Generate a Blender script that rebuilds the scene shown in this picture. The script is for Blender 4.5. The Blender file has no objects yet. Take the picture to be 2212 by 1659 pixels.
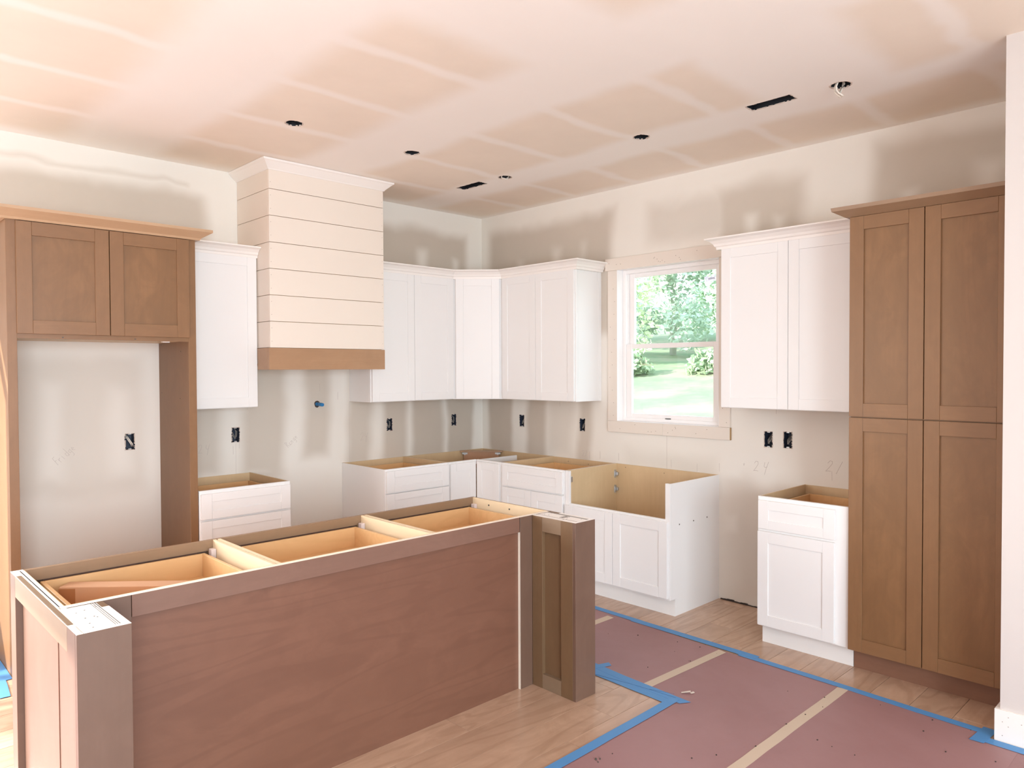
import bpy, bmesh, math, random
from mathutils import Vector, Matrix
R = random.Random(7)
sc = bpy.context.scene
col = sc.collection

# ------------------------------------------------------------ camera
CAM = Vector((-4.6533, -5.2387, 1.6287))
yaw, pit, rol = math.radians(46.0782), math.radians(-1.1498), math.radians(-0.2278)
Fw = Vector((math.cos(yaw)*math.cos(pit), math.sin(yaw)*math.cos(pit), math.sin(pit)))
Rt = Vector((math.sin(yaw), -math.cos(yaw), 0))
Up = Rt.cross(Fw)
R2 = Rt*math.cos(rol) + Up*math.sin(rol)
U2 = Up*math.cos(rol) - Rt*math.sin(rol)
cd = bpy.data.cameras.new('camera')
cam = bpy.data.objects.new('camera', cd); col.objects.link(cam)
m = Matrix((R2, U2, -Fw)).transposed().to_4x4(); m.translation = CAM
cam.matrix_world = m
cd.sensor_width = 36.0; cd.sensor_fit = 'HORIZONTAL'
cd.lens = 1590.98/2212*36.0
cd.clip_start = 0.05; cd.clip_end = 400
sc.camera = cam

# ------------------------------------------------------------ exposure, world, lights
sc.view_settings.view_transform = 'Standard'
sc.view_settings.look = 'None'
sc.view_settings.gamma = 1.0
sc.view_settings.use_curve_mapping = False
sc.view_settings.exposure = 0.28
sc.cycles.use_denoising = True
sc.cycles.max_bounces = 14
sc.cycles.diffuse_bounces = 8
sc.cycles.transparent_max_bounces = 16
sc.cycles.sample_clamp_indirect = 8.0

w = bpy.data.worlds.new('sky'); sc.world = w; w.use_nodes = True
nt = w.node_tree; nt.nodes.clear()
out = nt.nodes.new('ShaderNodeOutputWorld'); bg = nt.nodes.new('ShaderNodeBackground')
tc = nt.nodes.new('ShaderNodeTexCoord'); sx = nt.nodes.new('ShaderNodeSeparateXYZ')
rp = nt.nodes.new('ShaderNodeValToRGB')
nt.links.new(tc.outputs['Generated'], sx.inputs[0]); nt.links.new(sx.outputs['Z'], rp.inputs[0])
rp.color_ramp.elements[0].position = 0.0; rp.color_ramp.elements[0].color = (0.95, 0.98, 1.0, 1)
rp.color_ramp.elements[1].position = 0.7; rp.color_ramp.elements[1].color = (0.62, 0.78, 1.0, 1)
nt.links.new(rp.outputs[0], bg.inputs[0]); bg.inputs[1].default_value = 2.8
nt.links.new(bg.outputs[0], out.inputs[0])

def lamp(name, kind, loc, direction, energy, color=(1, 1, 1), **kw):
    d = bpy.data.lights.new(name, kind); d.energy = energy; d.color = color
    for k, v in kw.items(): setattr(d, k, v)
    o = bpy.data.objects.new(name, d); col.objects.link(o); o.location = loc
    o.rotation_euler = Vector(direction).to_track_quat('-Z', 'Y').to_euler()
    return o
# daylight enters by: patio door in the left wall, a wide window in the back wall left of the refrigerator bay, two openings added behind the camera for cool fill
# room extents (s = distance along back wall from the corner, t = along the window wall)
SW, TW, H = 6.9, 8.6, 3.05
# low afternoon sun through the patio door in the left wall
lamp('sun', 'SUN', (-12, 2, 8), (1.0, -0.40, -0.50), 9.0, (1.0, 0.965, 0.91), angle=math.radians(1.2))
# daylight of the openings outside the frame: patio door (left wall); two added fill lamps behind the camera
lamp('patio_door_daylight', 'AREA', (-(SW-0.02), -0.95, 1.2), (1, 0, 0), 18, (1.0, 0.985, 0.95), shape='RECTANGLE', size=1.5, size_y=1.9)
lamp('back_opening_daylight', 'AREA', (-5.5, -0.03, 1.45), (0, -1, -0.45), 150, (1.0, 0.985, 0.955), shape='RECTANGLE', size=2.0, size_y=1.7, spread=math.radians(130))
lamp('rear_fill_narrow', 'AREA', (-3.3, -(TW-0.02), 1.55), (0, 1, -0.3), 60, (0.76, 0.90, 1.0), shape='RECTANGLE', size=1.8, size_y=1.7, spread=math.radians(150))  # cool fill added behind the camera, no known window there
lamp('rear_fill_wide', 'AREA', (-5.65, -(TW-0.02), 1.55), (0, 1, -0.3), 185, (0.74, 0.89, 1.0), shape='RECTANGLE', size=2.1, size_y=2.2, spread=math.radians(150))  # added fill, sized and raised to brighten the low cabinet fronts

# ------------------------------------------------------------ materials
class NT:
    def __init__(s, name):
        s.m = bpy.data.materials.new(name); s.m.use_nodes = True
        s.t = s.m.node_tree; s.n = s.t.nodes; s.b = s.n['Principled BSDF']
    def node(s, typ, **kw):
        x = s.n.new(typ)
        for k, v in kw.items(): setattr(x, k, v)
        return x
    def link(s, a, b): s.t.links.new(a, b)
    def put(s, v, sock):
        if isinstance(v, (int, float, tuple)): sock.default_value = v
        else: s.link(v, sock)
    def math(s, op, a, b=0.0, c=0.0, clamp=False):
        x = s.node('ShaderNodeMath', operation=op); x.use_clamp = clamp
        s.put(a, x.inputs[0]); s.put(b, x.inputs[1]); s.put(c, x.inputs[2]); return x.outputs[0]
    def noise(s, vec, scale, detail=4, rough=0.55, dist=0.0):
        x = s.node('ShaderNodeTexNoise'); s.link(vec, x.inputs['Vector'])
        x.inputs['Scale'].default_value = scale; x.inputs['Detail'].default_value = detail
        x.inputs['Roughness'].default_value = rough; x.inputs['Distortion'].default_value = dist
        return x.outputs['Fac']
    def ramp(s, v, a, b, smooth=True):
        x = s.node('ShaderNodeMapRange'); x.interpolation_type = 'SMOOTHSTEP' if smooth else 'LINEAR'
        s.put(v, x.inputs['Value']); x.inputs['From Min'].default_value = a; x.inputs['From Max'].default_value = b
        return x.outputs['Result']
    def mix(s, f, a, b, mode='MIX'):
        x = s.node('ShaderNodeMix', data_type='RGBA', blend_type=mode)
        s.put(f, x.inputs[0])
        s.put(a if not isinstance(a, tuple) else (*a[:3], 1), x.inputs[6]); s.put(b if not isinstance(b, tuple) else (*b[:3], 1), x.inputs[7])
        return x.outputs[2]
    def bump(s, h, strength, dist=0.01):
        x = s.node('ShaderNodeBump'); x.inputs['Strength'].default_value = strength; x.inputs['Distance'].default_value = dist
        s.link(h, x.inputs['Height']); s.link(x.outputs[0], s.b.inputs['Normal'])
    def objvec(s, stretch=(1, 1, 1), rnd=True):
        t = s.node('ShaderNodeTexCoord'); mp = s.node('ShaderNodeMapping')
        s.link(t.outputs['Object'], mp.inputs[0]); mp.inputs['Scale'].default_value = stretch
        if rnd:
            oi = s.node('ShaderNodeObjectInfo'); mu = s.math('MULTIPLY', oi.outputs['Random'], 37.0)
            cb = s.node('ShaderNodeCombineXYZ')
            for i in range(3): s.link(mu, cb.inputs[i])
            s.link(cb.outputs[0], mp.inputs['Location'])
        return mp.outputs[0]

def plain(name, c, rough=0.5, var=0.03, metal=0.0, spec=0.5, bump=0.0):
    k = NT(name); v = k.objvec()
    n = k.noise(v, 3.0, 5)
    k.link(k.mix(n, tuple(x*(1-var) for x in c), tuple(min(1, x*(1+var)) for x in c)), k.b.inputs['Base Color'])
    k.b.inputs['Roughness'].default_value = rough; k.b.inputs['Metallic'].default_value = metal
    k.b.inputs['Specular IOR Level'].default_value = spec
    if bump: k.bump(k.noise(v, 240.0, 3), bump, 0.002)
    return k.m

def wood(name, c, dark, axis='z', grain=1.0, blotch=0.5, rough=0.42, rings=0.0, rnd_tint=0.0, bump=0.05, spec=0.5):
    k = NT(name)
    st3 = {'x': (0.6, 1, 1), 'y': (1, 0.6, 1), 'z': (1, 1, 0.6)}[axis]
    st = {'x': (0.06, 1, 1), 'y': (1, 0.06, 1), 'z': (1, 1, 0.06)}[axis]
    st2 = {'x': (0.35, 1, 1), 'y': (1, 0.35, 1), 'z': (1, 1, 0.35)}[axis]
    v = k.objvec(st); v2 = k.objvec(st2)
    fine = k.noise(v, 90.0*grain, 6, 0.65)
    mid = k.noise(v, 14.0*grain, 5, 0.6, 0.6)
    bl = k.noise(v2, 4.5, 4, 0.6, 0.8)
    f = k.ramp(fine, 0.35, 0.7); g = k.ramp(mid, 0.35, 0.7); b = k.ramp(bl, 0.3, 0.7)
    cl = k.ramp(k.noise(k.objvec(st3), 7.0, 6, 0.65, 1.2), 0.32, 0.68)
    a = k.mix(k.math('MULTIPLY', f, 0.16), c, dark)
    a = k.mix(k.math('MULTIPLY', g, 0.16), a, dark)
    a = k.mix(k.math('MULTIPLY', cl, 0.45*min(1.0, blotch*1.4)), a, dark)
    a = k.mix(k.math('MULTIPLY', b, blotch), a, tuple(0.55*x+0.45*y for x, y in zip(dark, c)))
    if rings:
        n = k.noise(k.objvec({'x': (0.16, 1, 1), 'y': (1, 0.16, 1), 'z': (1, 1, 0.16)}[axis]), 2.2, 3, 0.5, 0.5)
        rg = k.math('SINE', k.math('MULTIPLY', n, 90.0))
        rg = k.ramp(rg, 0.3, 1.0)
        a = k.mix(k.math('MULTIPLY', rg, rings), a, dark)
    if rnd_tint:
        oi = k.node('ShaderNodeObjectInfo')
        hs = k.node('ShaderNodeHueSaturation'); k.link(a, hs.inputs['Color'])
        k.link(k.math('MULTIPLY_ADD', oi.outputs['Random'], rnd_tint, 1-rnd_tint/2), hs.inputs['Value'])
        a = hs.outputs[0]
    k.link(a, k.b.inputs['Base Color']); k.b.inputs['Roughness'].default_value = rough
    k.b.inputs['Specular IOR Level'].default_value = spec
    k.bump(fine, bump, 0.002)
    return k.m

def drywall(name, paper, comp, axes, patches, marks=(), streak=None, seams=()):
    """paper-faced gypsum board; compound everywhere except inside the paper patches, a few of which also paint shade;
    marks are smears of compound on the paper. axes = (component, sign) for u and v."""
    k = NT(name)
    g = k.node('ShaderNodeNewGeometry'); sep = k.node('ShaderNodeSeparateXYZ'); k.link(g.outputs['Position'], sep.inputs[0])
    wob = k.noise(g.outputs['Position'], 1.8, 2, 0.5); wob2 = k.noise(g.outputs['Position'], 2.6, 2, 0.5, 0.3)
    def ax(i, n):
        c, sg = axes[i]
        base = k.math('MULTIPLY', sep.outputs[c], float(sg))
        return k.math('ADD', base, k.math('MULTIPLY_ADD', n, 0.14, -0.07))
    u, v = ax(0, wob), ax(1, wob2)
    def boxmask(b):
        u0, u1, v0, v1 = b[:4]; soft = (b[4] if len(b) > 4 else 0.07)*1.25; st = b[5] if len(b) > 5 else 1.0
        du = k.math('SUBTRACT', (u1-u0)/2, k.math('ABSOLUTE', k.math('SUBTRACT', u, (u0+u1)/2)))
        dv = k.math('SUBTRACT', (v1-v0)/2, k.math('ABSOLUTE', k.math('SUBTRACT', v, (v0+v1)/2)))
        d = k.math('SMOOTH_MIN', du, dv, soft)
        return k.math('MULTIPLY', k.ramp(d, -soft, soft), st)
    acc = None
    for b in patches:
        q = boxmask(b); acc = q if acc is None else k.math('MAXIMUM', acc, q)
    if streak:
        per, off, hw, st = streak
        mm = k.math('FRACT', k.math('MULTIPLY_ADD', v, 1/per, -off/per+0.5))
        dd = k.math('MULTIPLY', k.math('ABSOLUTE', k.math('SUBTRACT', mm, 0.5)), per)
        sm = k.ramp(dd, hw*2.0, hw*0.3)
        acc = k.math('MULTIPLY', acc, k.math('SUBTRACT', 1.0, k.math('MULTIPLY', sm, st)))
    mk = None
    for b in marks:
        q = boxmask(b); mk = q if mk is None else k.math('MAXIMUM', mk, q)
    if mk is not None:
        acc = k.math('MULTIPLY', acc, k.math('SUBTRACT', 1.0, mk))
    cn = k.noise(g.outputs['Position'], 1.3, 5, 0.6, 0.7); pn = k.noise(g.outputs['Position'], 3.0, 4, 0.6)
    cc = k.mix(cn, tuple(x*0.965 for x in comp), tuple(min(1, x*1.02) for x in comp))
    pp = k.mix(pn, tuple(x*0.93 for x in paper), tuple(x*1.05 for x in paper))
    a = k.mix(acc, cc, pp)
    k.link(a, k.b.inputs['Base Color']); k.b.inputs['Roughness'].default_value = 0.85
    k.b.inputs['Specular IOR Level'].default_value = 0.25
    return k.m

M = {}
M['white'] = plain('white_cabinet_paint', (0.82, 0.81, 0.80), 0.38, 0.01)
M['trim'] = plain('primed_trim_board', (0.76, 0.69, 0.615), 0.6, 0.02, bump=0.05)
M['trim_end'] = plain('raw_fibreboard_end', (0.42, 0.27, 0.13), 0.8, 0.05)
M['ship'] = plain('primed_shiplap', (0.79, 0.705, 0.62), 0.55, 0.02)
M['crownw'] = plain('white_crown_paint', (0.86, 0.82, 0.78), 0.42, 0.01)
M['vinyl'] = plain('white_vinyl', (0.88, 0.86, 0.85), 0.35, 0.01)
M['brown_v'] = wood('stained_maple_upright', (0.250, 0.128, 0.056), (0.170, 0.083, 0.035), 'z', rings=0.0)
M['brown_h'] = wood('stained_maple_along', (0.250, 0.128, 0.056), (0.170, 0.083, 0.035), 'x', rings=0.0)
M['brown_h2'] = wood('stained_maple_along_window_wall', (0.250, 0.128, 0.056), (0.170, 0.083, 0.035), 'y', rings=0.0)
M['brown_p'] = wood('stained_maple_panel', (0.248, 0.125, 0.052), (0.150, 0.074, 0.030), 'z', 0.6, 0.75, rings=0.10)
M['isl_v'] = wood('island_stained_upright', (0.168, 0.098, 0.068), (0.118, 0.065, 0.044), 'z', blotch=0.6)
M['isl_h'] = wood('island_stained_along', (0.215, 0.115, 0.082), (0.15, 0.074, 0.05), 'x', blotch=0.5, rings=0.08)
M['isl_y'] = wood('island_stained_across', (0.26, 0.18, 0.115), (0.18, 0.115, 0.07), 'y', blotch=0.5)
M['isl_p'] = wood('island_rotary_plywood', (0.197, 0.089, 0.055), (0.135, 0.058, 0.035), 'x', 0.45, 0.7, rings=0.34)
M['band'] = wood('hood_band_maple', (0.42, 0.25, 0.14), (0.31, 0.17, 0.09), 'x')
M['crownb'] = wood('light_maple_crown', (0.50, 0.33, 0.20), (0.40, 0.25, 0.145), 'x', blotch=0.3)
M['crownb2'] = wood('light_maple_crown_b', (0.30, 0.185, 0.11), (0.22, 0.13, 0.072), 'y', blotch=0.3)
M['birch'] = wood('birch_ply_interior', (0.68, 0.51, 0.31), (0.54, 0.38, 0.21), 'z', 0.6, 0.35, rings=0.06)
M['birchl'] = wood('pale_birch_divider', (0.80, 0.66, 0.46), (0.70, 0.54, 0.34), 'y', 0.6, 0.3)
M['inner'] = wood('stained_frame_back', (0.30, 0.19, 0.11), (0.20, 0.12, 0.07), 'x')
M['drawer'] = wood('maple_drawer_box', (0.72, 0.47, 0.24), (0.57, 0.35, 0.16), 'x', 0.7, 0.35, rings=0.22)
M['plyedge'] = plain('plywood_edge', (0.85, 0.76, 0.64), 0.7, 0.05)
M['coretop'] = plain('white_laminate_core', (0.86, 0.83, 0.80), 0.6, 0.03)
M['black'] = plain('black_plastic', (0.012, 0.012, 0.014), 0.5, 0.05)
M['duct'] = plain('dull_dark_duct', (0.03, 0.033, 0.04), 0.45, 0.2, 0.5)
M['boxblue'] = plain('dark_blue_plastic', (0.03, 0.04, 0.065), 0.45, 0.05)
M['metal'] = plain('galvanised_metal', (0.55, 0.55, 0.55), 0.35, 0.05, 0.8)
M['wire'] = plain('cable_jacket_white', (0.75, 0.70, 0.62), 0.5, 0.02)
M['wiregrey'] = plain('cable_jacket_grey', (0.35, 0.33, 0.30), 0.5, 0.02)
M['blue'] = plain('blue_pex', (0.02, 0.18, 0.42), 0.35, 0.02)
M['edge'] = plain('torn_gypsum_edge', (0.62, 0.52, 0.45), 0.9, 0.15)
M['pencil'] = plain('pencil_line', (0.50, 0.44, 0.40), 0.7, 0.1)
M['ink'] = plain('dark_mark', (0.08, 0.07, 0.06), 0.7, 0.1)
M['bracket'] = plain('white_nylon', (0.72, 0.62, 0.60), 0.45, 0.02)
M['card'] = plain('brown_cardboard', (0.50, 0.28, 0.16), 0.75, 0.04)
M['packtape'] = plain('brown_packing_tape', (0.36, 0.16, 0.07), 0.25, 0.03)
M['dot'] = plain('nail_hole', (0.25, 0.19, 0.14), 0.8, 0.02)
M['dark'] = plain('dark_gap', (0.05, 0.035, 0.03), 0.8, 0.1)
k = NT('red_rosin_paper'); v = k.objvec(rnd=False)
n1 = k.noise(v, 1.1, 5, 0.6, 0.6); n2 = k.noise(v, 7.0, 4, 0.6, 1.0)
a = k.mix(k.ramp(n1, 0.3, 0.7), (0.29, 0.150, 0.15), (0.33, 0.18, 0.182)); a = k.mix(k.math('MULTIPLY', n2, 0.25), a, (0.40, 0.25, 0.25))
k.link(a, k.b.inputs['Base Color']); k.b.inputs['Roughness'].default_value = 0.55
k.bump(n2, 0.12, 0.01); M['paper'] = k.m
M['btape'] = plain('blue_painters_tape', (0.085, 0.27, 0.56), 0.55, 0.08, bump=0.05)
M['stape'] = plain('cream_seam_tape', (0.58, 0.47, 0.36), 0.6, 0.04)
M['plank'] = wood('oak_floor_plank', (0.60, 0.41, 0.29), (0.33, 0.195, 0.125), 'x', 0.55, 0.55, rough=0.24, rings=0.32, rnd_tint=0.12, bump=0.03, spec=0.9)
M['sub'] = plain('plywood_subfloor', (0.28, 0.18, 0.11), 0.8, 0.1)
k = NT('window_glass'); k.n.remove(k.b)
tr = k.node('ShaderNodeBsdfTransparent'); gl = k.node('ShaderNodeBsdfGlossy'); fr = k.node('ShaderNodeLayerWeight'); mx = k.node('ShaderNodeMixShader')
fr.inputs['Blend'].default_value = 0.5; gl.inputs['Roughness'].default_value = 0.01; tr.inputs['Color'].default_value = (0.93, 0.96, 0.95, 1)
k.link(k.math('MULTIPLY_ADD', k.math('POWER', fr.outputs['Facing'], 5.0), 0.9, 0.03), mx.inputs[0]); k.link(tr.outputs[0], mx.inputs[1]); k.link(gl.outputs[0], mx.inputs[2])
k.link(mx.outputs[0], k.n['Material Output'].inputs['Surface']); M['glass'] = k.m

k = NT('translucent_sticker'); k.n.remove(k.b)
tr = k.node('ShaderNodeBsdfTransparent'); df = k.node('ShaderNodeBsdfTranslucent'); mx = k.node('ShaderNodeMixShader'); mx.inputs[0].default_value = 0.45
df.inputs['Color'].default_value = (0.9, 0.75, 0.85, 1); tr.inputs['Color'].default_value = (0.9, 0.82, 0.88, 1)
k.link(tr.outputs[0], mx.inputs[1]); k.link(df.outputs[0], mx.inputs[2]); k.link(mx.outputs[0], k.n['Material Output'].inputs['Surface']); M['sticker'] = k.m

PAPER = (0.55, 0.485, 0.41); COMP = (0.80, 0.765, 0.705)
# ceiling: u = s (-x), v = t (-y)
M['ceil'] = drywall('ceiling_board', (0.84, 0.75, 0.65), (0.90, 0.86, 0.815), ((0, -1), (1, -1)),
    [(2.22, 2.92, 0.10, 2.78, 0.08), (2.24, 2.95, 3.38, 7.5, 0.08), (0.95, 1.68, 0.12, 3.33, 0.06), (0.86, 1.66, 3.98, 7.5, 0.07),
     (0.07, 0.60, 0.08, 4.42, 0.06), (3.50, 4.20, 0.10, 7.5, 0.09), (4.75, 5.5, 0.10, 7.5, 0.09), (6.0, 6.8, 0.1, 7.5, 0.09)],
    streak=(0.612, 0.0, 0.035, 0.75))
# back wall: u = s, v = z
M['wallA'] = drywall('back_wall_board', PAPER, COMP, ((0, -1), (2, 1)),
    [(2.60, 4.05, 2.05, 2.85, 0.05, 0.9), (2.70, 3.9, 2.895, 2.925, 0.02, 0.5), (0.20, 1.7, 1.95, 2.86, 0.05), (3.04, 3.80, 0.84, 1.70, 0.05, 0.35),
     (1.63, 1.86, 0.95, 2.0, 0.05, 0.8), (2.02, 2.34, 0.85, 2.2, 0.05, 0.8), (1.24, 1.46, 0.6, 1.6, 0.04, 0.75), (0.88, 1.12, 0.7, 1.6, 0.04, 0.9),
     (0.48, 0.82, 0.7, 1.5, 0.04, 1.0), (0.12, 0.44, 0.7, 1.5, 0.03, 1.0), (2.50, 2.86, 0.9, 1.4, 0.05, 0.7), (4.2, 6.6, 0.3, 2.7, 0.1)],  # first two: paper by the room corner, enlarged to paint the shade there
    marks=[(3.53, 3.60, 2.2, 2.56, 0.05, 0.6), (3.10, 3.17, 2.2, 2.50, 0.05, 0.6), (2.80, 2.88, 2.2, 2.47, 0.05, 0.5),
           (0.66, 0.76, 2.2, 2.68, 0.04, 0.7), (0.30, 0.37, 2.2, 2.62, 0.03, 0.6), (3.50, 3.60, 0.95, 1.55, 0.04, 0.8), (3.12, 3.24, 0.95, 1.5, 0.05, 0.8),
           (1.52, 1.58, 0.6, 1.6, 0.03, 0.8)])
# window wall: u = t, v = z
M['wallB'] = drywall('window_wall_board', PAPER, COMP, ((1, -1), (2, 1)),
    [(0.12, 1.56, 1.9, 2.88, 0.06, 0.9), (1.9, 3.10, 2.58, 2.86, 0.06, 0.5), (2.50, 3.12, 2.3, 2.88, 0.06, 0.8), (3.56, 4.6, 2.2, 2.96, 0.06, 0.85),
     (0.10, 0.40, 0.7, 1.5, 0.03, 1.0), (0.60, 0.84, 0.7, 1.5, 0.04, 0.95), (0.86, 1.14, 0.9, 1.6, 0.06, 0.4), (1.20, 1.34, 0.7, 1.5, 0.04, 0.8),  # first two: corner paper enlarged, its dark tone standing in for shade
     (2.62, 3.05, 0.0, 0.85, 0.10, 0.55), (1.7, 2.5, 0.75, 0.98, 0.06, 0.3)],
    marks=[(0.49, 0.56, 2.2, 2.58, 0.04, 0.6), (0.92, 1.02, 2.2, 2.66, 0.05, 0.6), (1.22, 1.28, 2.2, 2.66, 0.04, 0.4), (2.72, 2.80, 2.3, 2.66, 0.04, 0.9),
           (2.93, 2.99, 2.3, 2.63, 0.04, 0.7), (3.74, 3.80, 2.3, 2.66, 0.04, 0.7), (4.08, 4.18, 2.3, 2.75, 0.05, 0.7), (2.56, 2.68, 0.86, 0.93, 0.03, 0.9),
           (2.78, 2.90, 0.82, 0.92, 0.04, 0.9), (2.56, 2.66, 0.50, 0.62, 0.03, 0.8)])
M['paint'] = plain('primed_wall_paint', (0.60, 0.555, 0.53), 0.7, 0.02)

# ------------------------------------------------------------ geometry helpers
# frames: (ox, oy, ux, uy, nx, ny): world xy = o + u*U + n*N
FA = (0, 0, -1, 0, 0, -1)      # back wall: u = s, n = t
FB = (0, 0, 0, -1, -1, 0)      # window wall: u = t, n = s
FI = (0, -2.565, -1, 0, 0, 1)  # island: u = s, n towards the back wall, n = 0 at the cabinet backs
def FP(F, u, n, z): return Vector((F[0]+F[2]*u+F[4]*n, F[1]+F[3]*u+F[5]*n, z))
class MB:
    def __init__(s): s.bm = bmesh.new()
    def box(s, F, u0, u1, n0, n1, z0, z1, mi=0, bev=0.0):
        if u1 < u0: u0, u1 = u1, u0
        if n1 < n0: n0, n1 = n1, n0
        vs = [s.bm.verts.new(FP(F, u, n, z)) for z in (z0, z1) for u, n in ((u0, n0), (u1, n0), (u1, n1), (u0, n1))]
        fs = [s.bm.faces.new([vs[i] for i in q]) for q in ((0, 1, 2, 3), (4, 5, 6, 7), (0, 1, 5, 4), (1, 2, 6, 5), (2, 3, 7, 6), (3, 0, 4, 7))]
        for f in fs: f.material_index = mi
        if bev:
            es = list({e for f in fs for e in f.edges})
            bmesh.ops.bevel(s.bm, geom=es, offset=bev, segments=1, affect='EDGES', profile=0.5)
        return s
    def prism(s, pts0, pts1, mi=0):
        a = [s.bm.verts.new(p) for p in pts0]; b = [s.bm.verts.new(p) for p in pts1]
        n = len(a); fs = [s.bm.faces.new(a), s.bm.faces.new(b[::-1])]
        for i in range(n): fs.append(s.bm.faces.new((a[i], b[i], b[(i+1) % n], a[(i+1) % n])))
        for f in fs: f.material_index = mi
        return s
    def side(s, F, u0, u1, poly, mi=0):   # polygon in (n, z) extruded over u0..u1
        return s.prism([FP(F, u0, n, z) for n, z in poly], [FP(F, u1, n, z) for n, z in poly], mi)
    def sweep(s, F, path, prof, mi=0):
        """profile (outward offset, z) swept along an open polyline of (u, n), mitred; outward = left of the path in (u,n)"""
        pn = []
        for i, p in enumerate(path):
            p = Vector(p)
            d0 = (p-Vector(path[i-1])).normalized() if i > 0 else None
            d1 = (Vector(path[i+1])-p).normalized() if i < len(path)-1 else None
            n0 = Vector((-d0.y, d0.x)) if d0 is not None else None; n1 = Vector((-d1.y, d1.x)) if d1 is not None else None
            if n0 is None: nn = n1
            elif n1 is None: nn = n0
            else: nn = (n0+n1)/(1+n0.dot(n1))
            pn.append((p, nn))
        rings = [[s.bm.verts.new(FP(F, p.x+nn.x*o, p.y+nn.y*o, z)) for o, z in prof] for p, nn in pn]
        k = len(prof)
        for a, b in zip(rings, rings[1:]):
            for i in range(k):
                f = s.bm.faces.new((a[i], a[(i+1) % k], b[(i+1) % k], b[i])); f.material_index = mi
        for r in (rings[0], rings[-1]):
            f = s.bm.faces.new(r); f.material_index = mi
        return s
    def tube(s, pts, r, seg=8, mi=0):
        pts = [Vector(p) for p in pts]; rings = []
        for i, p in enumerate(pts):
            d = (pts[min(i+1, len(pts)-1)]-pts[max(i-1, 0)]).normalized()
            a = d.orthogonal().normalized() if abs(d.z) > 0.95 else d.cross(Vector((0, 0, 1))).normalized(); b = d.cross(a)
            rings.append([s.bm.verts.new(p+(a*math.cos(t)+b*math.sin(t))*r) for t in [2*math.pi*j/seg for j in range(seg)]])
        for a, b in zip(rings, rings[1:]):
            for i in range(seg):
                f = s.bm.faces.new((a[i], a[(i+1) % seg], b[(i+1) % seg], b[i])); f.material_index = mi; f.smooth = True
        s.bm.faces.new(rings[0]).material_index = mi; s.bm.faces.new(rings[-1]).material_index = mi
        return s
ORG = {}
def link(name, mb, mats, parent=None, **props):
    bm = mb.bm if isinstance(mb, MB) else mb
    o0 = ORG[parent.name] if parent is not None else None
    if o0 is None:
        lo = Vector((min(v.co.x for v in bm.verts), min(v.co.y for v in bm.verts), min(v.co.z for v in bm.verts)))
        hi = Vector((max(v.co.x for v in bm.verts), max(v.co.y for v in bm.verts), 0))
        o0 = Vector(((lo.x+hi.x)/2, (lo.y+hi.y)/2, lo.z)); own = True
    else: own = False
    for v in bm.verts: v.co -= o0
    bmesh.ops.recalc_face_normals(bm, faces=bm.faces[:])
    me = bpy.data.meshes.new(name); bm.to_mesh(me); bm.free()
    for x in (mats if isinstance(mats, (list, tuple)) else [mats]): me.materials.append(M[x] if isinstance(x, str) else x)
    o = bpy.data.objects.new(name, me); col.objects.link(o)
    if parent is not None: o.parent = parent
    if own: o.location = o0
    ORG[o.name] = o0
    for a, b in props.items(): o[a] = b
    return o
def thing(name, label, cat, loc, group=None):
    o = bpy.data.objects.new(name, None); col.objects.link(o); o.location = loc; o.empty_display_size = 0.1
    o['label'] = label; o['category'] = cat
    if group: o['group'] = group
    ORG[o.name] = Vector(loc); return o
def tag(o, label, cat, group=None):
    o['label'] = label; o['category'] = cat
    if group: o['group'] = group
    return o
def struct(name, mb, mats): return link(name, mb, mats, None, kind='structure')

def plane_with_holes(F_pt, outer, holes, thick_dir=None):
    """planar sheet with hole loops; F_pt maps (a,b) to world"""
    bm = bmesh.new(); es = []
    for loop in [outer]+holes:
        vs = [bm.verts.new(F_pt(*p)) for p in loop]
        es += [bm.edges.new((vs[i], vs[(i+1) % len(vs)])) for i in range(len(vs))]
    bmesh.ops.triangle_fill(bm, use_beauty=True, use_dissolve=False, edges=es)
    return bm
def rect(a0, a1, b0, b1): return [(a0, b0), (a1, b0), (a1, b1), (a0, b1)]
def rag_rect(a0, a1, b0, b1, j=0.003, n=6):
    c = rect(a0, a1, b0, b1); o = []
    for i in range(4):
        p, q = c[i], c[(i+1) % 4]
        for q_ in range(n):
            f = q_/n; o.append((p[0]+(q[0]-p[0])*f+R.uniform(-j, j), p[1]+(q[1]-p[1])*f+R.uniform(-j, j)))
    return o
def rag_circ(a, b, r, j=0.004, n=26):
    return [(a+(r+R.uniform(-j, j))*math.cos(2*math.pi*i/n), b+(r+R.uniform(-j, j))*math.sin(2*math.pi*i/n)) for i in range(n)]

# ------------------------------------------------------------ room shell
OUT_A = [(3.107, 1.162), (2.396, 1.161), (1.058, 1.162), (0.351, 1.167)]
OUT_B = [(0.534, 1.166), (1.247, 1.165), (2.881, 1.152), (3.016, 1.157)]
LIGHTS = [(2.590, 1.295), (1.752, 1.288), (0.882, 1.257), (0.922, 2.517), (0.872, 3.702)]
VENTS = [(0.897, 0.762, 1.032), (0.892, 3.214, 3.468)]
holesA = [rag_rect(s-0.030, s+0.030, z-0.054, z+0.054, 0.0025) for s, z in OUT_A]
pipe_hole = rag_circ(1.739, 1.36, 0.026, 0.003, 18)
bm = plane_with_holes(lambda a, b: Vector((-a, 0, b)), rect(-0.0, SW, -0.04, H), holesA+[pipe_hole, rect(4.5, 6.5, 0.55, 2.32)])
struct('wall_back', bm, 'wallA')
W0, W1, Z1, Z2 = 1.6244, 2.5174, 1.2175, 2.4055
holesB = [rag_rect(s-0.031, s+0.031, z-0.053, z+0.053, 0.0025) for s, z in OUT_B]
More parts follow.
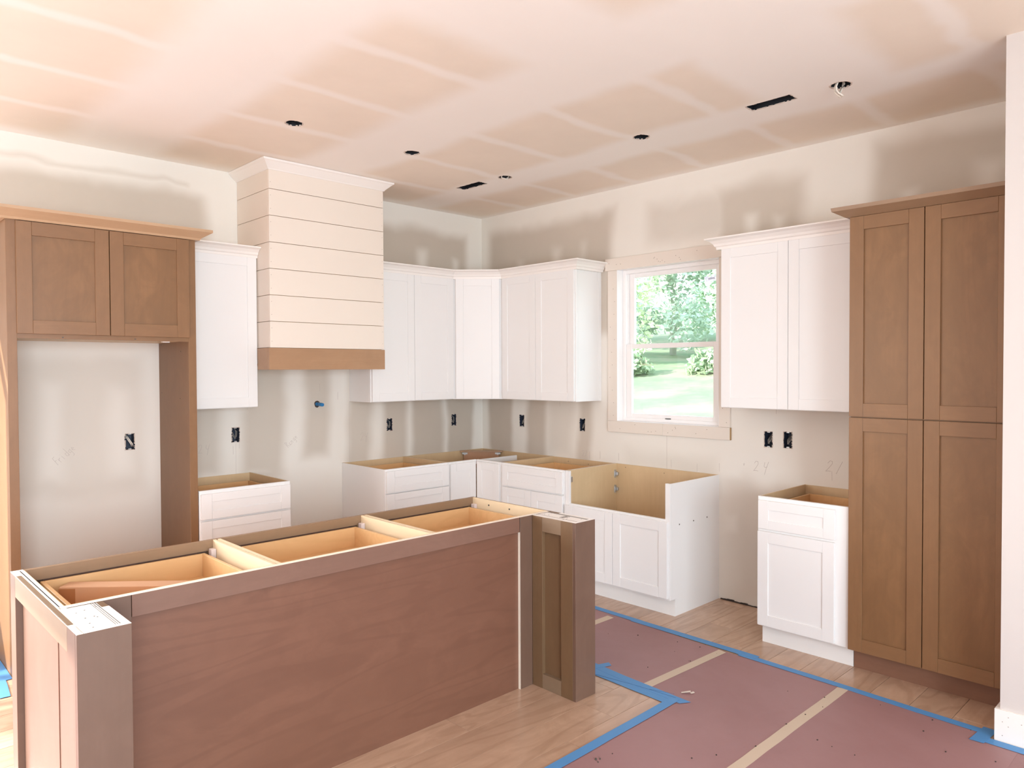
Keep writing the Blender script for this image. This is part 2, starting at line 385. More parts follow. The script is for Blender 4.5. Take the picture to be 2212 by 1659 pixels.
bm = plane_with_holes(lambda a, b: Vector((0, -a, b)), rect(0, 4.42, -0.04, H), holesB+[rect(W0-0.01, W1+0.01, Z1-0.01, Z2+0.01)])
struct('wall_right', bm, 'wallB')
# projecting wall end at the right edge
mb = MB(); mb.box(FB, 4.418, TW, 0.0, 0.912, 0, H)
struct('wall_pantry_side', mb, 'paint')
def wall_open(name, F_pt, outer, holes):
    struct(name, plane_with_holes(F_pt, outer, holes), 'paint')
wall_open('wall_left', lambda a, b: Vector((-SW, -a, b)), rect(0, TW, 0, H), [rect(0.15, 1.75, 0.04, 2.2)])
wall_open('wall_front', lambda a, b: Vector((-a, -TW, b)), rect(0.912, SW, 0, H), [rect(2.4, 4.2, 0.7, 2.4), rect(4.6, 6.7, 0.45, 2.65)])
holesC = [rag_circ(a, b, 0.050) for a, b in LIGHTS]+[rag_rect(a-0.045, a+0.045, b0, b1, 0.004, 12) for a, b0, b1 in VENTS]
bm = plane_with_holes(lambda a, b: Vector((-a, -b, H)), rect(0, SW, 0, TW), holesC)
struct('ceiling', bm, 'ceil')

# floor: sub-floor plus individual planks (parts of the floor)
mb = MB(); mb.box(FA, -0.05, SW+0.1, -0.05, TW+0.1, -0.05, -0.0185)
floor = struct('floor', mb, 'sub')
PW = 0.1845
meshes = {}
row = 0; t = 2.92-16*PW
while t < TW and row < 48:
    s = -0.3*R.random(); j = 0
    joints = []
    x = {16: 1.948, 15: 1.71, 14: 1.30, 17: 1.05}.get(row, R.uniform(0.2, 1.3))
    while x < SW: joints.append(x); x += 1.22
    x0 = joints[0]-1.22
    segs = ([x0-1.22] if x0 > 0 else [])+[x0]+joints+[SW+0.02]
    for a, b in zip(segs, segs[1:]):
        if b < 0.02: continue
        a2 = max(a, -0.02); tt0, tt1 = max(t, -0.03), min(t+PW, TW+0.05)
        if tt1-tt0 < 0.02 or b-a2 < 0.03: continue
        if tt0 > 5.6 and a2 > 0: pass
        mb = MB(); g = 0.0009
        mb.box(FA, a2+g, b-g, tt0+g, tt1-g, -0.018, 0.0, 0, 0.0007)
        link('plank', mb, 'plank', floor)
    t += PW; row += 1

# baseboard on the wall end
mb = MB(); mb.box(FB, 4.400, TW, 0.912, 0.928, 0.0, 0.14, 0, 0.001)
mb.box(FB, 4.400, 4.417, 0.63, 0.913, 0.0, 0.14, 0, 0.001)
bb = struct('baseboard_right', mb, 'crownw')
mb = MB()
for a, b in [(4.43, 0.09), (4.43, 0.03), (4.452, 0.115), (4.452, 0.075), (4.50, 0.10), (4.52, 0.05)]:
    mb.box(FB, a-0.0015, a+0.0015, 0.927, 0.9286, b-0.0015, b+0.0015)
link('nail_hole_dots', mb, 'dot', bb, kind='stuff')

# ------------------------------------------------------------ window
win = bpy.data.objects.new('window_1', None); col.objects.link(win); win['kind'] = 'structure'; win.location = (0, -(W0+W1)/2, Z1); ORG[win.name] = Vector(win.location)
mb = MB()
for a in ((W0-0.012, W0), (W1, W1+0.012)):
    mb.box(FB, a[0], a[1], -0.14, -0.001, Z1-0.012, Z2+0.012)
for a in ((W0-0.0025, W0), (W1, W1+0.0025)): mb.box(FB, a[0], a[1], -0.001, 0.0185, Z1, Z2)
mb.box(FB, W0, W1, -0.14, -0.001, Z1-0.012, Z1); mb.box(FB, W0, W1, -0.14, -0.001, Z2, Z2+0.012)
mb.box(FB, W0, W1, -0.001, 0.0185, Z1-0.001, Z1); mb.box(FB, W0, W1, -0.001, 0.0185, Z2, Z2+0.001)
link('jamb_liner', mb, 'vinyl', win)
mb = MB()   # vinyl frame with tracks
for z in (0,):
    mb.box(FB, W0, W0+0.032, -0.135, -0.055, Z1, Z2, 0, 0.002); mb.box(FB, W1-0.032, W1, -0.135, -0.055, Z1, Z2, 0, 0.002)
    mb.box(FB, W0+0.03, W1-0.03, -0.135, -0.055, Z2-0.028, Z2, 0, 0.002); mb.box(FB, W0+0.03, W1-0.03, -0.135, -0.048, Z1, Z1+0.028, 0, 0.002)
    mb.box(FB, W0+0.032, W0+0.040, -0.088, -0.080, Z1+0.02, Z2-0.02); mb.box(FB, W1-0.040, W1-0.032, -0.088, -0.080, Z1+0.02, Z2-0.02)
link('window_frame', mb, 'vinyl', win)
def sash(z0, z1, n0, n1, nm):
    mb = MB(); a0, a1 = W0+0.034, W1-0.034; st = 0.052
    mb.box(FB, a0, a0+st, n0, n1, z0, z1, 0, 0.002); mb.box(FB, a1-st, a1, n0, n1, z0, z1, 0, 0.002)
    mb.box(FB, a0+st, a1-st, n0, n1, z0, z0+0.036, 0, 0.002); mb.box(FB, a0+st, a1-st, n0, n1, z1-0.036, z1, 0, 0.002)
    o = link('sash', mb, 'vinyl', win)
    mb = MB(); mb.box(FB, a0+st-0.004, a1-st+0.004, (n0+n1)/2-0.002, (n0+n1)/2+0.002, z0+0.03, z1-0.03)
    link('glass_pane', mb, 'glass', o)
    return o
lo = sash(Z1+0.024, 1.822, -0.082, -0.056, 'l')
up = sash(1.788, Z2-0.024, -0.118, -0.092, 'u')
mb = MB(); mb.box(FB, 2.03, 2.075, -0.055, -0.045, Z1+0.028, Z1+0.034); link('sash_lift', mb, 'ink', lo)
mb = MB(); mb.box(FB, 2.33, 2.435, -0.105, -0.1035, 2.262, 2.298); st = link('sticker', mb, M['sticker'], up)
mb = MB()
for i in range(6): mb.box(FB, 2.365+i*0.009, 2.370+i*0.009, -0.1036, -0.1030, 2.274, 2.288)
link('sticker_print', mb, plain('violet_print', (0.45, 0.4, 0.6), 0.5), up, kind='stuff')

def casing(name, u0, u1, z0, z1, th=0.019, dots=()):
    mb = MB(); mb.box(FB, u0, u1, 0.0, th, z0, z1, 0, 0.0012)
    o = struct(name, mb, 'trim')
    mb = MB()
    for a, b in dots:
        mb.box(FB, a-0.0022, a+0.0022, th-0.001, th+0.0006, b-0.0022, b+0.0022)
    if dots: link('nail_hole_dots', mb, 'dot', o, kind='stuff')
    return o
def dots_line(u0, u1, z0, z1, n): return [(R.uniform(u0, u1), R.uniform(z0, z1)) for _ in range(n)]
casing('trim_1', 1.505, 2.66, Z2+0.001, 2.502, 0.021, dots_line(1.52, 2.6, 2.42, 2.49, 14))
casing('trim_2', 1.531, W0-0.003, 1.2165, Z2, 0.019, [(1.55+R.random()*0.05, 1.26+i*0.10) for i in range(11)])
casing('trim_3', W1+0.003, 2.606, 1.2165, Z2, 0.019, [(2.54+R.random()*0.05, 1.25+i*0.1) for i in range(11)])
casing('trim_4', 1.529, 2.053, 1.128, 1.2160, 0.020, dots_line(1.55, 2.04, 1.14, 1.2, 5))
o = casing('trim_5', 2.054, 2.607, 1.128, 1.2160, 0.020, dots_line(2.08, 2.59, 1.14, 1.2, 6))
mb = MB(); mb.box(FB, 2.6065, 2.6085, 0.0005, 0.0195, 1.1285, 1.2155); link('raw_board_end', mb, 'trim_end', o)
# plain surround of the wide window in the back wall (outside the photograph's frame)
mb = MB()
for u in ((4.41, 4.5), (6.5, 6.59)): mb.box(FA, u[0], u[1], 0, 0.018, 0.46, 2.41)
mb.box(FA, 4.5, 6.5, 0, 0.018, 2.32, 2.41); mb.box(FA, 4.5, 6.5, 0, 0.018, 0.46, 0.55)
for u in (4.5, 5.46, 6.42): mb.box(FA, u, u+0.08, -0.09, -0.04, 0.55, 2.32)
mb.box(FA, 4.5, 6.5, -0.09, -0.04, 0.55, 0.62); mb.box(FA, 4.5, 6.5, -0.09, -0.04, 2.25, 2.32)
w2 = struct('window_2', mb, 'vinyl')
# thin vertical board seam under the window
mb = MB(); mb.box(FB, 2.0745, 2.0765, -0.0005, 0.0004, 0.0, 1.128)
link('board_seam', mb, 'pencil', bpy.data.objects['wall_right'])
mb = MB(); mb.box(FA, 1.4485, 1.4500, -0.0005, 0.0004, 0.0, 1.372)
link('board_seam', mb, 'pencil', bpy.data.objects['wall_back'])
mb = MB(); mb.box(FA, 2.395, 2.3962, -0.0005, 0.0004, 0.0, 1.10)
link('board_seam', mb, 'pencil', bpy.data.objects['wall_back'])
# ragged dark gap where the window wall meets the floor behind the dishwasher bay
mb = MB()
for i in range(24):
    a = 2.53+i*0.0255; mb.box(FB, a, a+0.027, 0.0, 0.006+R.random()*0.004, 0.0, 0.004+R.random()*0.009)
link('floor_gap', mb, 'dark', bpy.data.objects['wall_right'])

# ------------------------------------------------------------ cabinets
DT = 0.02
def shaker(F, u0, u1, z0, z1, n, th=DT, w=0.066, wz=None, parent=None, name='door', mv='white', mh='white', mp='white', rec=0.006):
    wz = wz or w; mb = MB(); g = 0.0004
    for a, b in ((u0, u0+w), (u1-w, u1)): mb.box(F, a, b, n, n+th, z0, z1, 0, 0.0012)
    mb.box(F, u0+w+g, u1-w-g, n, n+th, z0, z0+wz, 1, 0.0008); mb.box(F, u0+w+g, u1-w-g, n, n+th, z1-wz, z1, 1, 0.0008)
    o = link(name, mb, [mv, mh], parent)
    mb = MB(); mb.box(F, u0+w-0.003, u1-w+0.003, n+0.003, n+th-rec, z0+wz-0.003, z1-wz+0.003)
    link(name+'_panel', mb, mp, o)
    return o
def drawer_box(F, u0, u1, n0, n1, z0, z1, parent, mat='drawer'):
    mb = MB(); th = 0.014
    mb.box(F, u0, u0+th, n0, n1, z0, z1, 0, 0.001); mb.box(F, u1-th, u1, n0, n1, z0, z1, 0, 0.001)
    mb.box(F, u0+th, u1-th, n0, n0+th, z0, z1, 0, 0.001); mb.box(F, u0+th, u1-th, n1-th, n1, z0, z1, 0, 0.001)
    mb.box(F, u0+th, u1-th, n0+th, n1-th, z0+0.012, z0+0.02)
    return link('drawer_box', mb, mat, parent)
BH = 0.878
def base_carcass(F, u0, u1, root, skin='white', D=0.61, toe=0.551, inner='birch', rails=(), stile=0.038, rstile=None):
    rstile = rstile or stile
    poly = [(0.0, 0), (toe-0.014, 0), (toe-0.014, 0.114), (D-DT, 0.114), (D-DT, BH), (0.0, BH)]
    for a, b, c in ((u0+0.001, u0+0.004, u0+0.014), (u1-0.001, u1-0.004, u1-0.014)):
        mb = MB(); mb.side(F, a, b, poly, 0); mb.side(F, b, c, poly, 1)
        link('side_panel', mb, [skin, inner], root)
    mb = MB(); mb.box(F, u0+0.014, u1-0.014, 0.002, 0.011, 0.114, BH-0.001); link('back_panel', mb, inner, root)
    mb = MB(); mb.box(F, u0+0.014, u1-0.014, 0.011, D-DT, 0.114, 0.127); link('cabinet_floor', mb, inner, root)
    mb = MB()
    mb.box(F, u0+0.001, u0+stile, D-DT, D, 0.114, BH, 0, 0.001); mb.box(F, u1-rstile, u1-0.001, D-DT, D, 0.114, BH, 0, 0.001)
    mb.box(F, u0+stile, u1-rstile, D-DT, D, 0.114, 0.150)
    mb.box(F, u0+stile, u1-rstile, D-DT, D, BH-0.038, BH, 0, 0.001)
    for z in rails: mb.box(F, u0+stile, u1-rstile, D-DT, D, z-0.019, z+0.019)
    link('face_frame', mb, skin, root)
    mb = MB(); mb.box(F, u0+0.001, u1-0.001, toe-0.014, toe, 0.0, 0.114); link('toe_kick', mb, skin, root)
def screw_dots(F, pts, n, root, mat='dot', r=0.003):
    mb = MB()
    for u, z in pts: mb.box(F, u-r, u+r, n-0.0005, n+0.0008, z-r, z+r)
    link('screw_heads', mb, mat, root, kind='stuff')

# --- left drawer base
F = FA
c = thing('base_cabinet', 'white three-drawer base cabinet beside the refrigerator surround, no worktop', 'cabinet', (-2.591, -0.3, 0))
base_carcass(F, 2.286, 2.896, c, rails=(0.693, 0.405))
for z0, z1 in ((0.699, 0.857), (0.413, 0.686), (0.125, 0.400)):
    d = shaker(F, 2.294, 2.888, z0, z1, 0.61, w=0.066, wz=0.05, parent=c, name='drawer_front')
    drawer_box(F, 2.32, 2.86, 0.05, 0.585, z0+0.02, min(z1-0.03, 0.845), d)
# --- drawer base right of the range gap
c = thing('base_cabinet', 'white base cabinet with stacked drawers at the right of the range gap', 'cabinet', (-1.219, -0.3, 0))
base_carcass(F, 0.914, 1.524, c, rails=(0.693, 0.405))
for z0, z1 in ((0.700, 0.864), (0.413, 0.691), (0.125, 0.400)):
    d = shaker(F, 0.922, 1.517, z0, z1, 0.61, w=0.07, wz=0.05, parent=c, name='drawer_front')
    drawer_box(F, 0.95, 1.48, 0.05, 0.585, z0+0.02, min(z1-0.03, 0.84), d)
# --- corner cabinet
c = thing('corner_base_cabinet', 'open-topped white corner base cabinet with two narrow doors', 'cabinet', (-0.45, -0.45, 0))
mb = MB(); mb.box(FA, 0.002, 0.914, 0.002, 0.011, 0.114, BH); mb.box(FB, 0.011, 0.914, 0.002, 0.011, 0.114, BH); link('back_panel', mb, 'birch', c)
for G in (FA, FB):
    mb = MB(); poly = [(0.0, 0), (0.537, 0), (0.537, 0.114), (0.59, 0.114), (0.59, BH), (0.0, BH)]
    mb.side(G, 0.901, 0.913, poly); link('side_panel', mb, 'birch', c)
    mb = MB(); mb.box(G, 0.876, 0.913, 0.59, 0.61, 0.114, BH, 0, 0.001); mb.box(G, 0.61, 0.876, 0.59, 0.61, BH-0.038, BH, 0, 0.001)
    mb.box(G, 0.61, 0.876, 0.59, 0.61, 0.114, 0.145); link('face_frame', mb, 'white', c)
    shaker(G, 0.634 if G is FA else 0.634, 0.903, 0.125, 0.864, 0.61, w=0.062, parent=c, name='door')
    mb = MB(); mb.box(G, 0.537, 0.913, 0.537, 0.551, 0, 0.114); link('toe_kick', mb, 'white', c)
mb = MB(); a, b = Vector((0.27, 0.013)), Vector((0.013, 0.27))
FD_ = (-0.27, -0.013, *(Vector((0.257, -0.257)).normalized()), *(Vector((-1, -1)).normalized()))
L_ = 0.257*math.sqrt(2)
mb.box(FD_, 0.02, L_-0.02, 0.0, 0.018, 0.72, 0.868); link('corner_board', mb, wood('reddish_ply', (0.50, 0.27, 0.15), (0.36, 0.18, 0.09), 'z'), c)
mb = MB(); mb.box(FD_, -0.012, L_+0.012, 0.0, 0.035, 0.868, 0.880); link('corner_cleat', mb, 'band', c)
mb = MB()
for a in (0.005, L_-0.055):
    mb = MB(); mb.box(FD_, a, a+0.05, 0.018, 0.024, 0.845, 0.862, 0, 0.001); mb.box(FD_, a+0.018, a+0.032, 0.018, 0.034, 0.84, 0.85)
    link('corner_bracket', mb, 'metal', c)
mb = MB(); mb.box(FB, 0.628, 0.642, 0.17, 0.59, 0.835, BH); link('inner_rail', mb, 'white', c)
# --- window wall: drawer over doors
F = FB
c = thing('base_cabinet', 'white base cabinet with one wide drawer above two doors left of the sink opening', 'cabinet', (-0.3, -1.257, 0))
base_carcass(F, 0.914, 1.600, c, rails=(0.695,), stile=0.042)
d = shaker(F, 0.940, 1.590, 0.702, 0.864, 0.61, w=0.066, wz=0.05, parent=c, name='drawer_front')
drawer_box(F, 0.97, 1.56, 0.05, 0.585, 0.73, 0.835, d)
shaker(F, 0.940, 1.263, 0.125, 0.690, 0.61, parent=c); shaker(F, 1.266, 1.590, 0.125, 0.690, 0.61, parent=c)
screw_dots(F, [(1.10, 0.85), (1.32, 0.845), (1.32, 0.82)], 0.0115, c)
# --- sink base
c = thing('sink_base_cabinet', 'white apron-sink base cabinet with an open top and cut-down front under the window', 'cabinet', (-0.3, -2.057, 0))
poly = [(0.0, 0), (0.537, 0), (0.537, 0.114), (0.59, 0.114), (0.59, BH), (0.0, BH)]
for a, b, e, lab in ((1.602, 1.605, 1.615, 'l'), (2.514, 2.511, 2.501, 'r')):
    mb = MB(); mb.side(F, a, b, poly, 0); mb.side(F, b, e, poly, 1); o = link('side_panel', mb, ['white', 'birch'], c)
mb = MB(); mb.box(F, 1.615, 2.501, 0.002, 0.011, 0.114, BH); link('back_panel', mb, 'birch', c)
mb = MB(); mb.box(F, 1.615, 2.501, 0.011, 0.59, 0.114, 0.127); link('cabinet_floor', mb, 'birch', c)
mb = MB(); mb.box(F, 1.602, 1.643, 0.59, 0.61, 0.114, BH, 0, 0.001); mb.box(F, 2.478, 2.514, 0.59, 0.61, 0.114, BH, 0, 0.001)
mb.box(F, 1.643, 2.478, 0.59, 0.61, 0.606, 0.642, 0, 0.001); mb.box(F, 1.643, 2.478, 0.59, 0.61, 0.114, 0.145); link('face_frame', mb, 'white', c)
mb = MB(); mb.box(F, 1.602, 2.514, 0.537, 0.551, 0, 0.113); link('toe_kick', mb, 'white', c)
shaker(F, 1.612, 2.054, 0.128, 0.630, 0.61, parent=c); shaker(F, 2.058, 2.504, 0.128, 0.630, 0.61, parent=c)
for z in (0.80, 0.68):
    mb = MB(); mb.box(F, 1.6155, 1.622, 0.02, 0.05, z-0.022, z+0.022, 0, 0.001); mb.box(F, 1.622, 1.637, 0.014, 0.035, z-0.012, z+0.012, 0, 0.001)
    for q in (-0.026, 0.026): mb.box(F, 1.6155, 1.619, 0.028, 0.042, z+q-0.006, z+q+0.006)
    link('hinge_plate', mb, 'metal', c)
mb = MB(); mb.box(F, 1.6155, 1.620, 0.545, 0.575, 0.79, 0.83, 0, 0.001); link('hinge_plate', mb, 'metal', c)
screw_dots(F, [(1.70, 0.855), (2.06, 0.845)], 0.0115, c)
mb = MB()
for n_, z_ in ((0.50, 0.60), (0.33, 0.60), (0.16, 0.60)): mb.box(F, 2.5135, 2.5148, n_-0.0045, n_+0.0045, z_-0.0045, z_+0.0045)
link('bore_holes', mb, 'ink', c, kind='stuff')
# --- right base cabinet
c = thing('base_cabinet', 'white single-door base cabinet with a top drawer beside the tall brown pantry', 'cabinet', (-0.3, -3.39, 0))
base_carcass(F, 3.126, 3.656, c, rails=(0.684,), stile=0.045, rstile=0.10)
d = shaker(F, 3.137, 3.582, 0.692, 0.857, 0.61, w=0.063, wz=0.052, parent=c, name='drawer_front')
drawer_box(F, 3.18, 3.56, 0.05, 0.585, 0.72, 0.83, d)
shaker(F, 3.134, 3.580, 0.124, 0.676, 0.61, w=0.065, parent=c)
screw_dots(F, [(3.42, 0.85)], 0.0115, c)

# --- upper cabinets
UB_, UT_ = 1.372, 2.438
def upper(F, u0, u1, root, skin='white', D=0.305, z0=UB_, z1=UT_, fr='white'):
    for a in ((u0, u0+0.013), (u1-0.013, u1)):
        mb = MB(); mb.box(F, a[0], a[1], 0.001, D-DT, z0, z1); link('side_panel', mb, skin, root)
    mb = MB(); mb.box(F, u0+0.013, u1-0.013, 0.001, D-DT, z0+0.006, z0+0.018); link('bottom_panel', mb, 'birch' if skin == 'white' else skin, root)
    mb = MB(); mb.box(F, u0+0.013, u1-0.013, 0.001, D-DT, z1-0.013, z1); link('top_panel', mb, 'birch', root)
    mb = MB(); mb.box(F, u0, u0+0.038, D-DT, D, z0, z1, 0, 0.001); mb.box(F, u1-0.038, u1, D-DT, D, z0, z1, 0, 0.001)
    mb.box(F, u0+0.038, u1-0.038, D-DT, D, z0, z0+0.038); mb.box(F, u0+0.038, u1-0.038, D-DT, D, z1-0.05, z1); link('face_frame', mb, fr, root)
ZD0, ZD1 = 1.376, 2.410
c = cab_left = thing('wall_cabinet', 'narrow single-door white wall cabinet between the refrigerator surround and range hood', 'cabinet', (-2.63, -0.15, UB_))
upper(FA, 2.370, 2.896, c)
shaker(FA, 2.376, 2.888, ZD0, ZD1, 0.305, parent=c)
c = thing('wall_cabinet', 'white two-door wall cabinet at the right of the range hood', 'cabinet', (-1.03, -0.15, UB_))
upper(FA, 0.611, 1.447, c)
shaker(FA, 1.029, 1.437, ZD0, ZD1, 0.305, parent=c); shaker(FA, 0.616, 1.026, ZD0, ZD1, 0.305, parent=c)
c = thing('corner_wall_cabinet', 'white diagonal wall cabinet in the corner of the room', 'cabinet', (-0.25, -0.25, UB_))
mb = MB()
def pw(s, t, z): return Vector((-s, -t, z))
pen = [(0.001, 0.001), (0.609, 0.001), (0.609, 0.291), (0.596, 0.300), (0.300, 0.596), (0.291, 0.609), (0.001, 0.609)]
mb.prism([pw(s, t, UB_+0.004) for s, t in pen], [pw(s, t, UT_) for s, t in pen]); link('carcass', mb, 'white', c)
ux, uy = -Vector((-1, 1)).normalized()
FDg = (-0.610, -0.305, 1/math.sqrt(2), -1/math.sqrt(2), -1/math.sqrt(2), -1/math.sqrt(2))
LD = 0.305*math.sqrt(2)
mb = MB(); mb.box(FDg, 0.0, 0.042, -0.012, 0.0, UB_, UT_); mb.box(FDg, LD-0.042, LD, -0.012, 0, UB_, UT_)
mb.box(FDg, 0.042, LD-0.042, -0.012, 0, UB_, UB_+0.038); mb.box(FDg, 0.042, LD-0.042, -0.012, 0, UT_-0.05, UT_); link('face_frame', mb, 'white', c)
shaker(FDg, 0.028, LD-0.028, ZD0, ZD1, 0.0, parent=c)
c = thing('wall_cabinet', 'white two-door wall cabinet at the left of the window', 'cabinet', (-0.15, -1.03, UB_))
upper(FB, 0.611, 1.447, c)
shaker(FB, 0.622, 1.019, ZD0, ZD1, 0.305, parent=c); shaker(FB, 1.022, 1.438, ZD0, ZD1, 0.305, parent=c)
mb = MB(); mb.box(FB, 1.447, 1.450, 0.001, 0.028, UB_, ZD1); link('scribe_strip', mb, 'white', c)
c = thing('wall_cabinet', 'white two-door wall cabinet between the window and tall brown pantry', 'cabinet', (-0.15, -3.18, UB_))
upper(FB, 2.708, 3.656, c)
shaker(FB, 2.716, 3.168, ZD0, ZD1, 0.305, parent=c); shaker(FB, 3.171, 3.645, ZD0, ZD1, 0.305, parent=c)

PROF = [(0.0, 2.404), (0.024, 2.404), (0.026, 2.420), (0.034, 2.426), (0.040, 2.440), (0.058, 2.458), (0.072, 2.464), (0.082, 2.468), (0.082, 2.476), (0.0, 2.476)]
def crown(F, path, prof, label, mat, parent=None, cat='crown molding', name='crown_molding'):
    mb = MB(); mb.sweep(F, path, prof)
    bmesh.ops.recalc_face_normals(mb.bm, faces=mb.bm.faces[:])
    if parent is not None: return link(name, mb, mat, parent, label=label)
    return tag(link(name, mb, mat), label, cat)
# path order chosen so that "left" points into the room: in FA (u=s,n=t) going from high s to low s ... left = +t
def rev(p): return p[::-1]
mpath = [(1.447, 0.305), (0.611, 0.305), (0.305, 0.611), (0.305, 1.448), (0.004, 1.448)]
P2 = [(0.0, 2.411)]+PROF[1:]
crown(FA, rev(mpath), [(o, z) for o, z in PROF], 'white crown molding wrapping the corner run of wall cabinets', 'crownw')
crown(FA, [(2.369, 0.305), (2.897, 0.305)], PROF, 'short white crown molding', 'crownw', cab_left)
crown(FB, [(2.707, 0.004), (2.707, 0.305), (3.654, 0.305)], [(o*1.0, z) for o, z in PROF], 'white crown molding with a return toward the wall', 'crownw', c)

# --- refrigerator surround
c = thing('refrigerator_surround', 'brown stained refrigerator surround with two doors above an empty bay', 'cabinet', (-3.387, -0.3, 0))
for a, b, s0, s1 in ((2.900, 2.918, 2.900, 2.946), (3.859, 3.877, 3.832, 3.877)):
    mb = MB(); mb.box(FA, a, b, 0.002, 0.59, 0, 2.438); link('side_panel', mb, 'brown_v', c)
    mb = MB(); mb.box(FA, s0, s1, 0.59, 0.61, 0, 2.438, 0, 0.001); link('front_stile', mb, 'brown_v', c)
mb = MB(); mb.box(FA, 2.919, 3.858, 0.002, 0.59, 1.812, 1.824); link('bottom_panel', mb, 'birch', c)
mb = MB(); mb.box(FA, 2.919, 3.858, 0.002, 0.012, 1.824, 2.438); mb.box(FA, 2.919, 3.858, 0.012, 0.59, 2.425, 2.437); link('carcass', mb, 'birch', c)
for e in ((1.804, 1.84), (2.40, 2.438)):
    mb = MB(); mb.box(FA, 2.946, 3.832, 0.59, 0.61, *e); link('face_rail', mb, 'brown_h', c)
shaker(FA, 3.388, 3.834, 1.829, 2.424, 0.61, w=0.072, parent=c, mv='brown_v', mh='brown_h', mp='brown_p', rec=0.010)
shaker(FA, 2.944, 3.384, 1.829, 2.424, 0.61, w=0.072, parent=c, mv='brown_v', mh='brown_h', mp='brown_p', rec=0.010)
mb = MB()
for z in (1.19, 1.52, 0.78): mb.box(FA, 2.9185, 2.921, 0.555, 0.575, z-0.014, z+0.014)
link('shim_clip', mb, 'vinyl', c)
mb = MB(); mb.box(FA, 3.03, 3.07, 0.50, 0.535, 1.800, 1.812); link('bumper_clip', mb, 'vinyl', c)
mb = MB()
for a, b in ((3.62, 1.812), (3.25, 1.812)): mb.box(FA, a-0.004, a+0.004, 0.6095, 0.6107, b-0.002, b+0.004)
for n_, z_ in ((0.40, 1.75), (0.38, 1.45), (0.05, 1.80), (0.05, 1.48)): mb.box(FA, 2.9175, 2.9188, n_-0.003, n_+0.003, z_-0.003, z_+0.003)
link('screw_heads', mb, 'ink', c, kind='stuff')
BPROF = [(0.0, 2.428), (0.020, 2.428), (0.026, 2.440), (0.078, 2.474), (0.078, 2.490), (0.0, 2.490)]
crown(FA, [(2.898, 0.41), (2.898, 0.611), (3.879, 0.611), (3.879, 0.004)], BPROF, 'lighter maple crown molding', 'crownb', c)
# --- tall pantry
c = thing('pantry_cabinet', 'tall brown stained four-door pantry cabinet against the right wall end', 'cabinet', (-0.3, -4.037, 0))
F = FB; z0 = 0.114
for a in ((3.658, 3.671), (4.403, 4.416)):
    mb = MB(); mb.side(F, a[0], a[1], [(0.002, 0), (0.537, 0), (0.537, 0.114), (0.59, 0.114), (0.59, 2.438), (0.002, 2.438)]); link('side_panel', mb, 'brown_v', c)
mb = MB(); mb.box(F, 3.671, 4.403, 0.002, 0.012, z0, 2.438); mb.box(F, 3.671, 4.403, 0.012, 0.59, z0, z0+0.013); mb.box(F, 3.671, 4.403, 0.012, 0.59, 2.425, 2.438); link('carcass', mb, 'birch', c)
mb = MB(); mb.box(F, 3.658, 3.70, 0.59, 0.61, z0, 2.438); mb.box(F, 4.376, 4.416, 0.59, 0.61, z0, 2.438)
for z in (0.114, 1.345, 2.395): mb.box(F, 3.70, 4.376, 0.59, 0.61, z, z+0.043)
link('face_frame', mb, 'brown_v', c)
mb = MB(); mb.box(F, 3.658, 4.416, 0.537, 0.551, 0, 0.1135); link('toe_kick', mb, wood('dark_toe_board', (0.24, 0.12, 0.075), (0.17, 0.08, 0.05), 'y'), c)
for a, b in ((3.655, 4.016), (4.020, 4.402)):
    for q0, q1 in ((0.117, 1.364), (1.370, 2.427)):
        shaker(F, a, b, q0, q1, 0.61, w=0.071, parent=c, mv='brown_v', mh='brown_h2', mp='brown_p', rec=0.010)
crown(FB, [(3.6555, 0.392), (3.6555, 0.611), (4.410, 0.611)], [(0.0, 2.428), (0.021, 2.428), (0.075, 2.460), (0.078, 2.479), (0.0, 2.479)], 'lighter brown crown molding', 'crownb2', c)

# --- range hood
c = thing('range_hood', 'shiplap-clad range hood cover with a brown wooden band at its foot', 'hood', (-1.91, -0.25, 1.632))
HS0, HS1, HD = 1.449, 2.367, 0.505
zl = [1.781, 1.961, 2.140, 2.319, 2.498, 2.678, 2.857, 3.048]
th = 0.014
mb = MB(); mb.box(FA, HS0+th+0.001, HS1-th-0.001, 0.002, HD-th-0.001, 1.70, 3.04); link('core_box', mb, 'trim_end', c)
for a, b in zip(zl, zl[1:]):
    g = 0.0016
    mb = MB(); mb.box(FA, HS0, HS1, HD-th, HD, a+g, b-g, 0, 0.0012); link('shiplap_board', mb, 'ship', c)
    mb = MB(); mb.box(FA, HS1-th, HS1, 0.002, HD-th-0.0006, a+g, b-g, 0, 0.0012); link('shiplap_board', mb, 'ship', c)
    mb = MB(); mb.box(FA, HS0, HS0+th, 0.002, HD-th-0.0006, a+g, b-g, 0, 0.0012); link('shiplap_board', mb, 'ship', c)
mb = MB(); mb.box(FA, HS0-0.004, HS1+0.010, HD-0.016, HD+0.004, 1.632, 1.780, 0, 0.001)
mb.box(FA, HS1-0.008, HS1+0.010, 0.33, HD-0.0165, 1.632, 1.780, 0, 0.001); mb.box(FA, HS0-0.004, HS0+0.012, 0.33, HD-0.0165, 1.632, 1.780, 0, 0.001)
link('wood_band', mb, 'band', c)
mb = MB(); mb.box(FA, HS0+0.014, HS1-0.009, 0.002, HD-0.017, 1.66, 1.675); link('underside_panel', mb, 'trim_end', c)
mb = MB()
for a, b in zip(zl, zl[1:]):
    for q in (0.045, 0.135):
        for s in (HS0+0.012, HS1-0.012): mb.box(FA, s-0.0016, s+0.0016, HD-0.001, HD+0.0006, a+q-0.0016, a+q+0.0016)
link('nail_hole_dots', mb, 'dot', c, kind='stuff')
